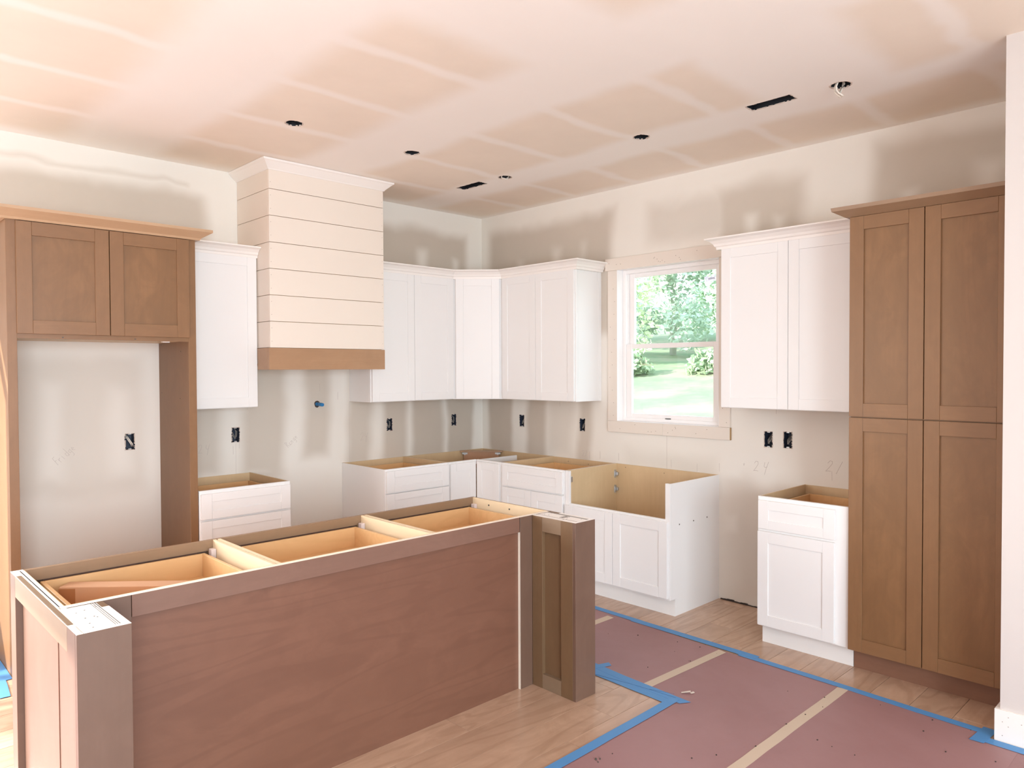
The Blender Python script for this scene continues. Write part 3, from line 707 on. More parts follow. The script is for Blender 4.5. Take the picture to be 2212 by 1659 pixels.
HP = [(0.0, 2.985), (0.006, 2.985), (0.010, 2.992), (0.050, 3.030), (0.060, 3.036), (0.062, 3.048), (0.0, 3.048)]
mb = MB(); mb.sweep(FA, [(HS0, 0.004), (HS0, HD), (HS1, HD), (HS1, 0.004)], [(o, z) for o, z in HP]); link('crown', mb, 'crownw', c)

# ------------------------------------------------------------ island
c = thing('kitchen_island', 'large unfinished brown kitchen island with open cabinet boxes and no worktop', 'island', (-2.96, -2.42, 0))
IS = [1.816, 2.577, 3.338, 4.080]
F = FI
D = 0.61
for i in range(3):
    a, b = IS[i], IS[i+1]
    poly = [(0.0, 0), (0.537, 0), (0.537, 0.114), (D-DT, 0.114), (D-DT, BH), (0.0, BH)]
    for p, q in ((a+0.004, a+0.017), (b-0.017, b-0.004)):
        mb = MB(); mb.side(F, p, q, poly); link('divider_panel', mb, 'birchl', c)
    mb = MB(); mb.box(F, a+0.017, b-0.017, 0.0, 0.010, 0.114, BH-0.0005); link('back_panel', mb, 'birchl', c)
    mb = MB(); mb.box(F, a+0.017, b-0.017, 0.010, D-DT, 0.114, 0.127); link('cabinet_floor', mb, 'birch', c)
    mb = MB(); mb.box(F, a+0.001, a+0.038, D-DT, D, 0.114, BH); mb.box(F, b-0.038, b-0.001, D-DT, D, 0.114, BH)
    for z in (0.833, 0.62, 0.38, 0.114): mb.box(F, a+0.038, b-0.038, D-DT, D, z, z+0.0445 if z > 0.8 else z+0.03)
    link('face_frame', mb, 'inner', c)
    for z0, z1 in ((0.655, 0.835), (0.395, 0.64), (0.125, 0.38)):
        d = shaker(F, a+0.012, b-0.012, z0, z1, D, w=0.066, wz=0.05, parent=c, name='drawer_front', mv='isl_v', mh='isl_h', mp='isl_h')
        if z0 > 0.6: drawer_box(F, a+0.062, b-0.062, 0.045, D-0.040, 0.715, 0.831, d)
    for e in (a+0.018, b-0.040):
        mb = MB(); mb.box(F, e, e+0.022, D-0.060, D-0.030, 0.80, 0.845, 0, 0.002); link('slide_bracket', mb, 'bracket', c)
mb = MB(); mb.box(F, IS[0], IS[3], 0.537, 0.551, 0, 0.113); link('toe_kick', mb, 'isl_h', c)
# staple/screw marks
mb = MB()
for u, n_ in ((1.8345, 0.45), (1.8345, 0.28)): mb.box(F, u-0.0015, u+0.0005, n_-0.004, n_+0.004, 0.846, 0.854)
for i in range(26): 
    u = R.choice((2.577, 3.338))+R.uniform(-0.003, 0.003); n_ = R.uniform(0.02, 0.3); mb.box(F, u-0.002, u+0.002, n_-0.006, n_+0.006, BH-0.012, BH-0.004)
link('staple_marks', mb, 'ink', c, kind='stuff')
# seating side (t from 2.565): backing plywood, rail, stiles
tB, tP, tF = 2.565, 2.589, 2.8845
CL0, CL1, CR0, CR1 = 3.960, 4.1055, 1.8134, 1.9610
def fa(u0, u1, t0, t1, z0, z1, mi=0, bev=0.0, mb=None): mb.box(FA, u0, u1, t0, t1, z0, z1, mi, bev)
mb = MB(); fa(CR0+0.02, CL1-0.02, tB+0.0005, tB+0.008, 0.0, BH, mb=mb); link('seating_side_panel', mb, 'isl_p', c)
mb = MB(); fa(2.052, 3.872, tB+0.0085, tP, 0.803, BH, 0, 0.0008, mb=mb); link('top_rail', mb, 'isl_h', c)
mb = MB(); fa(1.961, 2.048, tB+0.0085, tP, 0.0, BH, 0, 0.0008, mb=mb); link('side_stile', mb, 'isl_v', c)
mb = MB(); fa(3.874, 3.960, tB+0.0085, tP, 0.0, BH, 0, 0.0008, mb=mb); link('side_stile', mb, 'isl_v', c)
mb = MB(); fa(1.83, 4.08, tB+0.0005, tP-0.0008, BH+0.0003, BH+0.0012, mb=mb); link('raw_top_edge', mb, 'plyedge', c)
# edge of the recess (pale unstained side of the stile)
mb = MB(); fa(2.0483, 2.0495, tB+0.009, tP-0.001, 0.0, 0.802, mb=mb); link('pale_stile_edge', mb, 'plyedge', c)
# columns
def column(u_out, u_in, sgn):
    lo_, hi_ = min(u_out, u_in), max(u_out, u_in)
    mb = MB(); fa(lo_+0.0, 4.1055 if sgn > 0 else hi_, tF-0.020, tF, 0.0, BH, 0, 0.001, mb=mb); link('column_front', mb, 'isl_v', c)
    # panelled inner/outer sides
    for uu, out in ((u_in, False), (u_out, True)):
        d = 1 if uu == lo_ else -1
        if out and sgn > 0: continue   # island end panel covers the outer side of the left column
        a, b = uu, uu+d*0.018
        mb = MB(); t0, t1 = tP+0.0005, tF-0.0205; b = uu+d*0.022
        fa(a, b, t0, t0+0.070, 0, BH, 0, 0.0008, mb=mb); fa(a, b, t1-0.077, t1, 0, BH, 0, 0.0008, mb=mb)
        fa(a, b, t0+0.0703, t1-0.0773, BH-0.075, BH, 1, 0.0008, mb=mb); fa(a, b, t0+0.0703, t1-0.0773, 0, 0.075, 1, 0.0008, mb=mb)
        o = link('column_side_frame', mb, ['isl_y2', 'isl_y'], c)
        mb = MB(); fa(uu+d*0.0205, uu+d*0.0235, t0+0.06, t1-0.06, 0.06, BH-0.06, mb=mb); link('column_side_panel', mb, 'isl_y2', o)
    mb = MB(); fa(lo_+0.024, hi_-0.024, tP+0.0005, tF-0.0205, 0.60, BH-0.001, mb=mb); fa(lo_+0.0005, lo_+0.0235, tP+0.07, tF-0.001, BH+0.0001, BH+0.0007, mb=mb); fa(hi_-0.0235, hi_-0.0005, tP+0.002, tF-0.001, BH+0.0001, BH+0.0007, mb=mb); fa(lo_+0.0235, hi_-0.0235, tF-0.0204, tF-0.001, BH+0.0001, BH+0.0007, mb=mb); o = link('column_core', mb, 'coretop', c)
    mb = MB()
    for q in (0.024, 0.030, 0.036, 0.107-0.0): fa(lo_+q, lo_+q+0.0012, tP+0.002, tF-0.023, BH-0.001, BH-0.0004, mb=mb)
    for _ in range(9): 
        x = R.uniform(lo_+0.03, hi_-0.03); y = R.uniform(tP+0.02, tF-0.04); fa(x-0.002, x+0.002, y-0.0015, y+0.0015, BH-0.001, BH-0.0002, mb=mb)
    if sgn < 0:
        for i in range(5): fa(lo_+0.045+0.010*i, lo_+0.049+0.010*i, tF-0.16, tF-0.135+0.01*R.random(), BH-0.001, BH-0.0002, mb=mb)
    link('layout_marks', mb, 'ink', o, kind='stuff')
M['isl_y2'] = wood('island_stained_column', (0.188, 0.110, 0.056), (0.13, 0.072, 0.036), 'z', blotch=0.55)
column(CL1-0.018, CL0, 1)
column(CR0, CR1, -1)
# left end panel of the island (visible, facing the daylight)
for e in ((1.957, 2.040), (2.776, tF-0.0205)):
    mb = MB(); fa(4.0815, 4.1055, e[0], e[1], 0, BH, 0, 0.0008, mb=mb); link('end_stile', mb, 'isl_v', c)
for e in ((0.800, BH), (0, 0.075)):
    mb = MB(); fa(4.0815, 4.1055, 2.0403, 2.7757, e[0], e[1], 0, 0.0008, mb=mb); link('end_rail', mb, 'isl_y', c)
mb = MB(); fa(4.0800, 4.0830, 2.03, 2.79, 0.06, 0.83, mb=mb); link('end_panel', mb, 'isl_v', c)
mb = MB(); fa(4.0885, 4.1035, 2.055, 2.775, BH+0.0002, BH+0.0014, mb=mb); link('end_top_strip', mb, 'isl_y', c)
mb = MB(); fa(4.0765, 4.0798, 1.976, 2.565, 0.80, BH+0.0006, mb=mb); fa(4.066, 4.0812, 1.976, 2.565, BH+0.0001, BH+0.0006, mb=mb); fa(4.066, 4.1055, 1.957, 1.9755, BH+0.0001, BH+0.0006, mb=mb); link('filler_strip', mb, 'coretop', c)
mb = MB(); fa(4.0815, 4.0884, 1.976, 2.80, BH+0.0001, BH+0.0008, mb=mb); fa(4.0885, 4.1050, 1.976, 2.053, BH+0.0001, BH+0.0008, mb=mb); fa(4.0885, 4.1050, 2.777, 2.884, BH+0.0001, BH+0.0008, mb=mb); link('raw_top_edge', mb, 'plyedge', c)
# right end panel
mb = MB(); fa(CR0, CR0+0.0045, 1.957, tP, 0.0, BH, mb=mb); link('end_panel', mb, 'isl_v', c)

# carton lying in the left drawer
a = Vector((3.972, 2.068)); dr = Vector((-0.74, 0.672)).normalized(); nv = Vector((-0.672, -0.74)).normalized()
FC = (-a.x, -a.y, -dr.x, -dr.y, -nv.x, -nv.y)
c = thing('cardboard_box', 'long narrow cardboard box lying in the left island drawer', 'box', (-3.75, -2.25, 0.736))
mb = MB(); mb.box(FC, 0, 0.60, 0, 0.072, 0.740, 0.815, 0, 0.002); link('carton_body', mb, 'card', c)
mb = MB(); mb.box(FC, -0.0006, 0.060, -0.0008, 0.0728, 0.742, 0.808); link('tape_wrap', mb, 'packtape', c)
mb = MB()
for q in (0.50, 0.515): mb.box(FC, q, q+0.003, 0.01, 0.06, 0.8145, 0.8158)
link('pen_stroke', mb, 'ink', c)

# ------------------------------------------------------------ ceiling fittings
for (a, b), lab in zip(LIGHTS, ('round light cutout in the ceiling left of the range hood', 'round light cutout in the ceiling just right of the hood crown',
        'round light cutout with a loose cable loop beside the smaller vent opening', 'round light cutout midway between the two ceiling vents',
        'round light cutout with a hanging white cable loop nearest the right wall end')):
    c = thing('recessed_light_cutout', lab, 'light opening', (-a, -b, H), 'recessed light cutouts in the ceiling')
    bm = bmesh.new()
    bmesh.ops.create_cone(bm, cap_ends=False, segments=28, radius1=0.058, radius2=0.058, depth=0.11, matrix=Matrix.Translation((-a, -b, H+0.056)))
    top = bmesh.ops.create_circle(bm, cap_ends=True, segments=28, radius=0.058, matrix=Matrix.Translation((-a, -b, H+0.111)))
    link('housing', bm, 'duct', c)
    mb = MB()
    for i in range(28):
        t0, t1 = 2*math.pi*i/28, 2*math.pi*(i+1)/28
        r0 = 0.0475+R.uniform(-0.002, 0.002); r1 = 0.052+R.uniform(-0.001, 0.003)
        P = lambda r, t, z: Vector((-a+r*math.cos(t), -b+r*math.sin(t), z))
        if R.random() < 0.75: mb.prism([P(r0, t0, H-0.0015), P(r1, t0, H-0.0015), P(r1, t1, H-0.0015), P(r0, t1, H-0.0015)], [P(r0, t0, H+0.005), P(r1, t0, H+0.005), P(r1, t1, H+0.005), P(r0, t1, H+0.005)])
    link('cut_edge', mb, 'edge', c, kind='stuff')
    mb = MB(); mb.box((-a, -b, 1, 0, 0, 1), -0.012, 0.014, -0.01, 0.02, H+0.06, H+0.10); link('bracket', mb, 'metal', c)
    if 'loop' in lab:
        mb = MB(); drop = 0.055 if 'hanging' in lab else 0.012; wd = 0.030
        for off in (0.0, 0.014):
            pts = [(-a-wd+off, -b+off, H+0.06)]+[(-a-wd*math.cos(math.pi*i/10)+off, -b+off+0.012*math.sin(i), H+0.01-(drop+0.012)*math.sin(math.pi*i/10)) for i in range(11)]+[(-a+wd+off, -b, H+0.06)]
            mb.tube(pts, 0.0042, 6)
        link('cable_loop', mb, 'wire', c)
for (a, b0, b1), lab in zip(VENTS, ('small rectangular vent cutout in the ceiling near the corner', 'large rectangular vent cutout in the ceiling on the window side')):
    c = thing('vent_cutout', lab, 'vent', (-a, -(b0+b1)/2, H), 'duct cutouts in the ceiling')
    Fz = (-a, 0, -1, 0, 0, -1)
    mb = MB()
    mb.box(Fz, -0.056, -0.050, b0-0.01, b1+0.01, H+0.0005, H+0.16); mb.box(Fz, 0.050, 0.056, b0-0.01, b1+0.01, H+0.0005, H+0.16)
    mb.box(Fz, -0.05, 0.05, b0-0.010, b0-0.005, H+0.0005, H+0.16); mb.box(Fz, -0.05, 0.05, b1+0.005, b1+0.010, H+0.0005, H+0.16)
    mb.box(Fz, -0.056, 0.056, b0-0.01, b1+0.01, H+0.16, H+0.165); link('duct_boot', mb, 'duct', c)
    mb = MB()
    for i in range(22):
        q = b0+(b1-b0)*i/22; d = (b1-b0)/22
        for e in (-0.045, 0.045):
            if R.random() < 0.7: mb.box(Fz, e-0.0035, e+0.003*R.random(), q, q+d*0.9, H-0.001*R.random(), H+0.004)
    for i in range(8):
        q = -0.045+0.09*i/8
        for e in (b0, b1):
            if R.random() < 0.8: mb.box(Fz, q, q+0.010, e-0.004, e+0.004*R.random(), H-0.001*R.random(), H+0.004)
    link('cut_edge', mb, 'edge', c, kind='stuff')
    mb = MB()
    for q in (b0+0.05, (b0+b1)/2, b1-0.04): mb.box(Fz, 0.046, 0.050, q-0.004, q+0.004, H+0.02, H+0.028)
    link('screw_heads', mb, 'metal', c, kind='stuff')

# ------------------------------------------------------------ wall fittings
def outlet(F, u, z, label, hw, wires):
    loc = FP(F, u, 0, z-0.055)
    c = thing('electrical_box', label, 'electrical box', loc, 'open electrical boxes in the bare walls')
    mb = MB(); d = 0.070; a, b = u-hw, u+hw; z0, z1 = z-0.052, z+0.052
    e = 0.006
    mb.box(F, a-e, b+e, -d-0.003, -d, z0-e, z1+e); mb.box(F, a-e, a-0.002, -d, -0.001, z0-e, z1+e); mb.box(F, b+0.002, b+e, -d, -0.001, z0-e, z1+e)
    mb.box(F, a-0.002, b+0.002, -d, -0.001, z0-e, z0-0.002); mb.box(F, a-0.002, b+0.002, -d, -0.001, z1+0.002, z1+e)
    link('box_body', mb, 'boxblue', c)
    mb = MB()
    for zz in (z0+0.001, z1-0.001):
        mb.box(F, u-0.010, u+0.010, -0.006, -0.001, zz-0.006, zz+0.006, 0, 0.001)
    link('mounting_ear', mb, 'metal', c)
    mb = MB()
    for i in range(20):
        q = z0-0.004+0.112*i/20
        for ee in (a, b):
            if R.random() < 0.65: mb.box(F, ee-0.003, ee+0.003*R.random()+0.001, -0.002, 0.0016, q, q+0.0045)
    for i in range(9):
        q = a+2*hw*i/9
        for ee in (z0-0.002, z1+0.002):
            if R.random() < 0.6: mb.box(F, q, q+0.006, -0.002, 0.0016, ee-0.003, ee+0.002)
    link('cut_edge', mb, 'edge', c, kind='stuff')
    mb = MB()
    if wires == 'diag':
        for o in (0, 0.009): mb.tube([FP(F, u+0.020-o, -0.05, z+0.045), FP(F, u+0.012-o, -0.015, z+0.02), FP(F, u-0.008-o, -0.004, z-0.018), FP(F, u-0.015-o, -0.02, z-0.035)], 0.0035, 6)
    else:
        k_ = -1 if F is FA else 1
        for o in (0, 0.008): mb.tube([FP(F, u+k_*(0.004+o), -0.05, z+0.045), FP(F, u+k_*(0.018-o), -0.02, z+0.02), FP(F, u+k_*(0.010-o), -0.008, z-0.012), FP(F, u+k_*(-0.004+o), -0.006, z-0.03), FP(F, u+k_*(-0.012+o), -0.02, z-0.005), FP(F, u+k_*(-0.010+o), -0.05, z+0.02)], 0.0024, 6)
    link('cable', mb, 'wire' if wires == 'diag' else 'wiregrey', c)
labsA = ('open electrical box with a light cable in the empty refrigerator bay', 'open electrical box above the base cabinet beside the refrigerator surround',
         'open electrical box left of the corner, above the cabinet with stacked drawers', 'open electrical box nearest the room corner on the hood wall')
labsB = ('open electrical box nearest the room corner on the window wall', 'open electrical box just left of the window, under the wall cabinet end',
         'left one of the paired electrical boxes right of the window', 'right one of the paired electrical boxes right of the window')
for i, ((s, z), l) in enumerate(zip(OUT_A, labsA)): outlet(FA, s, z, l, 0.028, 'diag' if i == 0 else 'curl')
for (s, z), l in zip(OUT_B, labsB): outlet(FB, s, z, l, 0.029, 'curl')
c = thing('water_pipe', 'short blue water pipe stub poking out of the wall under the range hood', 'pipe', (-1.739, 0, 1.33))
mb = MB(); mb.tube([(-1.739, 0.05, 1.36), (-1.739, -0.02, 1.36), (-1.742, -0.055, 1.359), (-1.745, -0.095, 1.358)], 0.0135, 14); link('pipe_stub', mb, 'blue', c)
bm = bmesh.new(); bmesh.ops.create_cone(bm, cap_ends=True, segments=20, radius1=0.034, radius2=0.034, depth=0.06, matrix=Matrix.Translation((-1.739, 0.035, 1.36))@Matrix.Rotation(math.pi/2, 4, 'X'))
link('wall_cavity', bm, 'dark', c)

# pencil writing on the bare walls (flat strokes)
GL = {'2': [[(0.02, 0.75), (0.2, 0.98), (0.5, 0.95), (0.55, 0.72), (0.3, 0.35), (0.0, 0.02), (0.28, 0.06), (0.62, 0.04)]],
      '4': [[(0.10, 0.95), (0.04, 0.55), (0.22, 0.42), (0.48, 0.55)], [(0.60, 1.0), (0.36, 0.35), (0.2, -0.25)]],
      '1': [[(0.42, 1.0), (0.25, 0.5), (0.05, -0.15)]], '7': [[(0.0, 0.9), (0.55, 0.95), (0.3, 0.4), (0.15, 0.0)]],
      'F': [[(0.5, 1.0), (0.15, 0.95), (0.0, 0.0)], [(0.05, 0.5), (0.35, 0.55)]], 'r': [[(0.0, 0.5), (0.02, 0.0)], [(0.02, 0.3), (0.2, 0.5), (0.35, 0.45)]],
      'i': [[(0.1, 0.5), (0.1, 0.0)], [(0.1, 0.7), (0.12, 0.74)]], 'd': [[(0.4, 0.4), (0.1, 0.45), (0.05, 0.1), (0.3, 0.0), (0.42, 0.2)], [(0.45, 1.0), (0.4, 0.0)]],
      'g': [[(0.4, 0.45), (0.1, 0.4), (0.1, 0.1), (0.4, 0.15)], [(0.42, 0.5), (0.38, -0.3), (0.1, -0.35)]], 'e': [[(0.05, 0.25), (0.4, 0.3), (0.2, 0.5), (0.05, 0.2), (0.35, 0.0)]],
      'R': [[(0.0, 0.0), (0.05, 1.0), (0.4, 0.85), (0.1, 0.5), (0.45, 0.0)]], 'a': [[(0.35, 0.45), (0.05, 0.35), (0.1, 0.0), (0.35, 0.15), (0.38, 0.0)]], 'n': [[(0.0, 0.45), (0.02, 0.0)], [(0.02, 0.35), (0.25, 0.45), (0.3, 0.0)]],
      '|': [[(0.1, 1.0), (0.12, 0.0)]], 'v': [[(0.0, 0.5), (0.1, 0.2), (0.2, 0.55)]]}
def pencil(F, text, u, z, h, adv, du=-1, rot=0.0, slant=0.0, wd=0.0016, parent='wall_back'):
    mb = MB(); x = 0
    def tr(p, x0):
        a, b = (x0+p[0]*0.75+slant*p[1])*h, p[1]*h
        return a*math.cos(rot)-b*math.sin(rot), a*math.sin(rot)+b*math.cos(rot)
    for ch in text:
        for st in GL[ch]:
            for p, q in zip(st, st[1:]):
                (a0, b0), (a1, b1) = tr(p, x), tr(q, x)
                L = math.hypot(a1-a0, b1-b0) or 1; nx_, nz_ = -(b1-b0)/L*wd/2, (a1-a0)/L*wd/2
                quad = [(a0+nx_, b0+nz_), (a1+nx_, b1+nz_), (a1-nx_, b1-nz_), (a0-nx_, b0-nz_)]
                mb.prism([FP(F, u+du*a, 0.0001, z+b) for a, b in quad], [FP(F, u+du*a, 0.0006, z+b) for a, b in quad])
        x += adv
    link('pencil_mark', mb, 'pencil', bpy.data.objects[parent])
pencil(FA, '24', 2.665, 1.045, 0.062, 0.85, wd=0.0022)
pencil(FA, '24', 1.345, 1.045, 0.065, 0.6, wd=0.0018)
pencil(FA, 'Fridge', 3.52, 1.045, 0.055, 0.42, rot=0.75, wd=0.0016)
pencil(FA, 'Range', 1.985, 1.035, 0.05, 0.45, rot=0.75, wd=0.0016)
for s, z in ((2.375, 1.06), (1.72, 1.46), (1.56, 1.39), (1.09, 1.0), (0.80, 0.93), (2.31, 1.34), (2.42, 1.02)): pencil(FA, '|', s, z, 0.06, 1, wd=0.0016)
for s, z in ((0.99, 1.31), (1.43, 0.90), (1.32, 0.89), (1.62, 0.90), (2.11, 0.89), (2.33, 0.88), (2.93, 1.325), (3.41, 1.32), (3.30, 0.92), (2.51, 0.90)): pencil(FB, '|', s, z, 0.06, 1, du=1, wd=0.0016, parent='wall_right')
pencil(FB, '27', 1.245, 0.905, 0.05, 0.6, du=1, wd=0.0018, parent='wall_right')
pencil(FB, '24', 2.775, 0.930, 0.07, 1.0, du=1, slant=0.1, wd=0.0022, parent='wall_right')
pencil(FB, 'v', 2.70, 0.95, 0.05, 1.0, du=1, wd=0.0018, parent='wall_right')
pencil(FB, '21', 3.265, 0.975, 0.07, 0.95, du=1, slant=0.25, wd=0.0024, parent='wall_right')

# ------------------------------------------------------------ floor protection
def sheet(label, poly, z0=0.0006, th=0.0007, mat='paper', name='rosin_paper_sheet', cat='paper', group='floor protection paper sheets'):
    mb = MB(); mb.prism([pw(s, t, z0) for s, t in poly], [pw(s, t, z0+th) for s, t in poly]); return tag(link(name, mb, mat), label, cat, group)
sheet('red paper sheet between the island end post and sink cabinet', [(0.80, 1.35), (1.60, 1.35), (1.60, 2.235), (0.82, 2.235)])
sheet('red paper sheet between the right island post and dishwasher gap', [(0.82, 2.215), (1.60, 2.215), (1.60, 3.04), (0.86, 3.04)], 0.0014)
sheet('red paper sheet around the bare wood corner, facing the single-door base cabinet', [(0.86, 3.015), (1.61, 3.015), (1.63, 3.205), (6.2, 3.205), (6.2, 3.74), (0.87, 3.74)])
sheet('red paper sheet nearest the pantry and wall end', [(0.88, 3.715), (6.2, 3.715), (6.2, 4.50), (0.97, 4.50), (0.97, 4.36), (0.89, 4.36)], 0.0014)
sheet('red paper sheet filling the lower right corner of the view beside the baseboard', [(0.97, 4.48), (6.2, 4.48), (6.2, 5.25), (0.97, 5.25)])
sheet('overexposed red paper sheet left of the island in the sunlight', [(3.92, 0.35), (6.3, 0.35), (6.3, 1.9), (4.25, 1.9), (4.20, 0.60), (3.92, 0.60)])
sheet('sunlit red paper sheet left of the island toward the patio door', [(4.25, 1.88), (6.3, 1.88), (6.3, 3.19), (4.25, 3.19)], 0.0014)
def strip(label, pts, wdt, z0, mat='btape', name='blue_tape_strip', cat='tape', group='blue tape strips on the floor', jag=0.004):
    """flat tape along a polyline of (s,t), torn ends"""
    mb = MB(); P_ = [Vector(p) for p in pts]; L = []; Rr = []
    n = max(2, int((P_[-1]-P_[0]).length/0.12)+1)
    Q = []
    for a, b in zip(P_, P_[1:]):
        k_ = max(1, int((b-a).length/0.12))
        for i in range(k_): Q.append(a+(b-a)*i/k_)
    Q.append(P_[-1])
    for i, p in enumerate(Q):
        d = (Q[min(i+1, len(Q)-1)]-Q[max(i-1, 0)]).normalized(); nn = Vector((-d.y, d.x))
        j = R.uniform(-0.0012, 0.0012); e = R.uniform(-jag, jag) if i in (0, len(Q)-1) else 0
        L.append(p+nn*(wdt/2+j)+d*e); Rr.append(p-nn*(wdt/2-j)-d*e)
    for i in range(len(Q)-1):
        q = [L[i], L[i+1], Rr[i+1], Rr[i]]
        mb.prism([pw(v.x, v.y, z0) for v in q], [pw(v.x, v.y, z0+0.0005) for v in q])
    bmesh.ops.remove_doubles(mb.bm, verts=mb.bm.verts[:], dist=1e-6)
    return tag(link(name, mb, mat), label, cat, group)
S = dict(mat='stape', name='cream_tape_strip', group='cream tape strips over the paper seams')
strip('cream tape strip partly hidden behind the right island post', [(0.86, 2.225), (1.52, 2.215)], 0.055, 0.0024, **S)
strip('cream tape strip ending at the blue tape by the bare wood corner', [(0.868, 3.045), (1.585, 3.012)], 0.052, 0.0024, **S)
strip('long cream tape strip running to the bottom edge of the photo', [(0.878, 3.732), (6.0, 3.725)], 0.052, 0.0024, **S)
strip('blue tape strip along the paper edge in front of the sink cabinet', [(0.765, 1.30), (0.802, 2.42)], 0.050, 0.0032)
strip('blue tape strip along the paper edge in front of the dishwasher gap', [(0.806, 2.37), (0.822, 3.235)], 0.056, 0.0038)
strip('blue tape strip along the paper edge in front of the single-door base cabinet and pantry', [(0.838, 3.14), (0.853, 3.70), (0.874, 4.09)], 0.048, 0.0032)
strip('blue tape strip along the paper edge in front of the pantry beside the wall end', [(0.872, 4.02), (0.884, 4.375)], 0.048, 0.0038)
strip('short blue tape piece crossing toward the baseboard corner', [(0.835, 4.366), (1.005, 4.352)], 0.055, 0.0044, jag=0.008)
strip('blue tape strip along the white baseboard at the lower right', [(0.962, 4.36), (0.962, 6.4)], 0.055, 0.0038)
strip('wide blue tape strip beside the right island post', [(1.600, 1.75), (1.600, 2.60), (1.618, 3.215)], 0.088, 0.0032, jag=0.01)
strip('wrinkled second blue tape layer ending past the bare wood corner', [(1.548, 2.60), (1.57, 2.85), (1.590, 3.262)], 0.052, 0.0038, jag=0.015)
strip('torn blue tape tab sticking out onto the paper by the island post', [(1.63, 2.655), (1.478, 2.712)], 0.042, 0.0044, jag=0.012)
strip('long blue tape strip bordering the bare wood patch at the bottom', [(1.585, 3.203), (2.4, 3.211), (4.3, 3.211)], 0.049, 0.0044)
strip('sunlit blue tape strip along the outside of the refrigerator surround', [(3.905, 0.12), (3.905, 0.62)], 0.05, 0.0032)
strip('pale sunlit blue tape end left of the island back corner', [(3.93, 0.55), (3.955, 0.86)], 0.05, 0.0038)
# tape wrinkle lines and crumbs
mb = MB()
for a, b in (((1.655, 2.68), (1.60, 2.98)), ((1.60, 2.98), (1.575, 3.2)), ((1.59, 3.05), (1.545, 3.17))):
    FL = (-a[0], -a[1], *(-(Vector(b)-Vector(a)).normalized()), 0, 0)
    d = (Vector(b)-Vector(a)); nn = Vector((-d.y, d.x)).normalized()*0.0012
    q = [Vector(a)+nn, Vector(b)+nn*0.3, Vector(b)-nn*0.3, Vector(a)-nn]
    mb.prism([pw(v.x, v.y, 0.0044) for v in q], [pw(v.x, v.y, 0.0052) for v in q])
link('tape_wrinkle', mb, plain('tape_fold', (0.045, 0.14, 0.32), 0.6), bpy.data.objects['blue_tape_strip.007'])
mb = MB()
for i, (p, q, z) in enumerate((((1.505, 3.185), (1.478, 3.222), 0.010), ((1.478, 3.222), (1.462, 3.232), 0.004))):
    p, q = Vector(p), Vector(q); n_ = Vector((-(q-p).y, (q-p).x)).normalized()*0.008
    mb.prism([pw(*(p+n_), 0.003), pw(*(q+n_), 0.003+z), pw(*(q-n_), 0.003+z), pw(*(p-n_), 0.004)], [pw(*(p+n_), 0.0036), pw(*(q+n_), 0.0036+z), pw(*(q-n_), 0.0036+z), pw(*(p-n_), 0.0046)])
tag(link('paper_scrap', mb, 'trim'), 'small pale curled paper scrap on the red paper near the bare wood corner', 'debris')
mb = MB()
import sys as _s
for (s, t, r) in ((2.30, 3.29, 0.007), (2.285, 3.30, 0.005), (2.31, 3.31, 0.004)):
    mb.box((-s, -t, 0.8, 0.6, -0.6, 0.8), -r, r, -r*0.6, r*0.6, 0.0015, 0.0015+r*0.7, 0, r*0.3)
tag(link('dark_crumb', mb, 'ink'), 'cluster of dark crumbs on the red paper under the long blue tape', 'debris')
mb = MB()
for _ in range(60):
    s, t = R.uniform(0.9, 2.6), R.uniform(2.3, 4.6); r = R.uniform(0.001, 0.0028)
    if s > 1.5 and t < 3.26: continue
    mb.box((-s, -t, 1, 0, 0, 1), -r, r, -r, r, 0.0022, 0.0028+r)
tag(link('grit_specks', mb, 'dark', None, kind='stuff'), 'scattered dark specks of grit on the floor paper', 'debris')

# ------------------------------------------------------------ outdoors, seen through the window
def gh(x, y):   # ground height
    d = math.hypot(x+4.65, y+5.24)
    return -0.55+max(0, d-9)*0.112+0.12*math.sin(x*0.31+y*0.2)+0.08*math.sin(y*0.7-x*0.15)
bm = bmesh.new(); N_ = 60; gv = {}
for i in range(N_+1):
    for j in range(N_+1):
        x = 0.6+i*1.4; y = -18+j*1.3; gv[i, j] = bm.verts.new((x, y, gh(x, y)))
for i in range(N_):
    for j in range(N_): bm.faces.new((gv[i, j], gv[i+1, j], gv[i+1, j+1], gv[i, j+1])).smooth = True
k = NT('lawn'); g_ = k.node('ShaderNodeNewGeometry')
n1 = k.noise(g_.outputs['Position'], 0.35, 5, 0.65); n2 = k.noise(g_.outputs['Position'], 2.5, 5, 0.7); n3 = k.noise(g_.outputs['Position'], 0.12, 3, 0.5, 0.5)
a = k.mix(k.ramp(n1, 0.38, 0.62), (0.21, 0.30, 0.16), (0.38, 0.36, 0.24)); a = k.mix(k.ramp(n2, 0.4, 0.75), a, (0.26, 0.34, 0.20)); a = k.mix(k.ramp(n3, 0.60, 0.66), a, (0.30, 0.19, 0.13))
k.link(a, k.b.inputs['Base Color']); k.b.inputs['Roughness'].default_value = 0.9; M['lawn'] = k.m
o = link('ground', bm, 'lawn', None, kind='structure')
def leaf_mat(name, c1, c2):
    k = NT(name); oi = k.node('ShaderNodeNewGeometry'); n = k.noise(oi.outputs['Position'], 0.9, 4, 0.7)
    k.link(k.mix(k.ramp(n, 0.35, 0.65), c1, c2), k.b.inputs['Base Color']); k.b.inputs['Roughness'].default_value = 0.8
    return k.m
LM = [leaf_mat('leaves_a', (0.62, 0.76, 0.56), (0.74, 0.83, 0.66)), leaf_mat('leaves_b', (0.68, 0.78, 0.52), (0.78, 0.84, 0.60)), leaf_mat('leaves_c', (0.62, 0.74, 0.62), (0.72, 0.80, 0.70))]
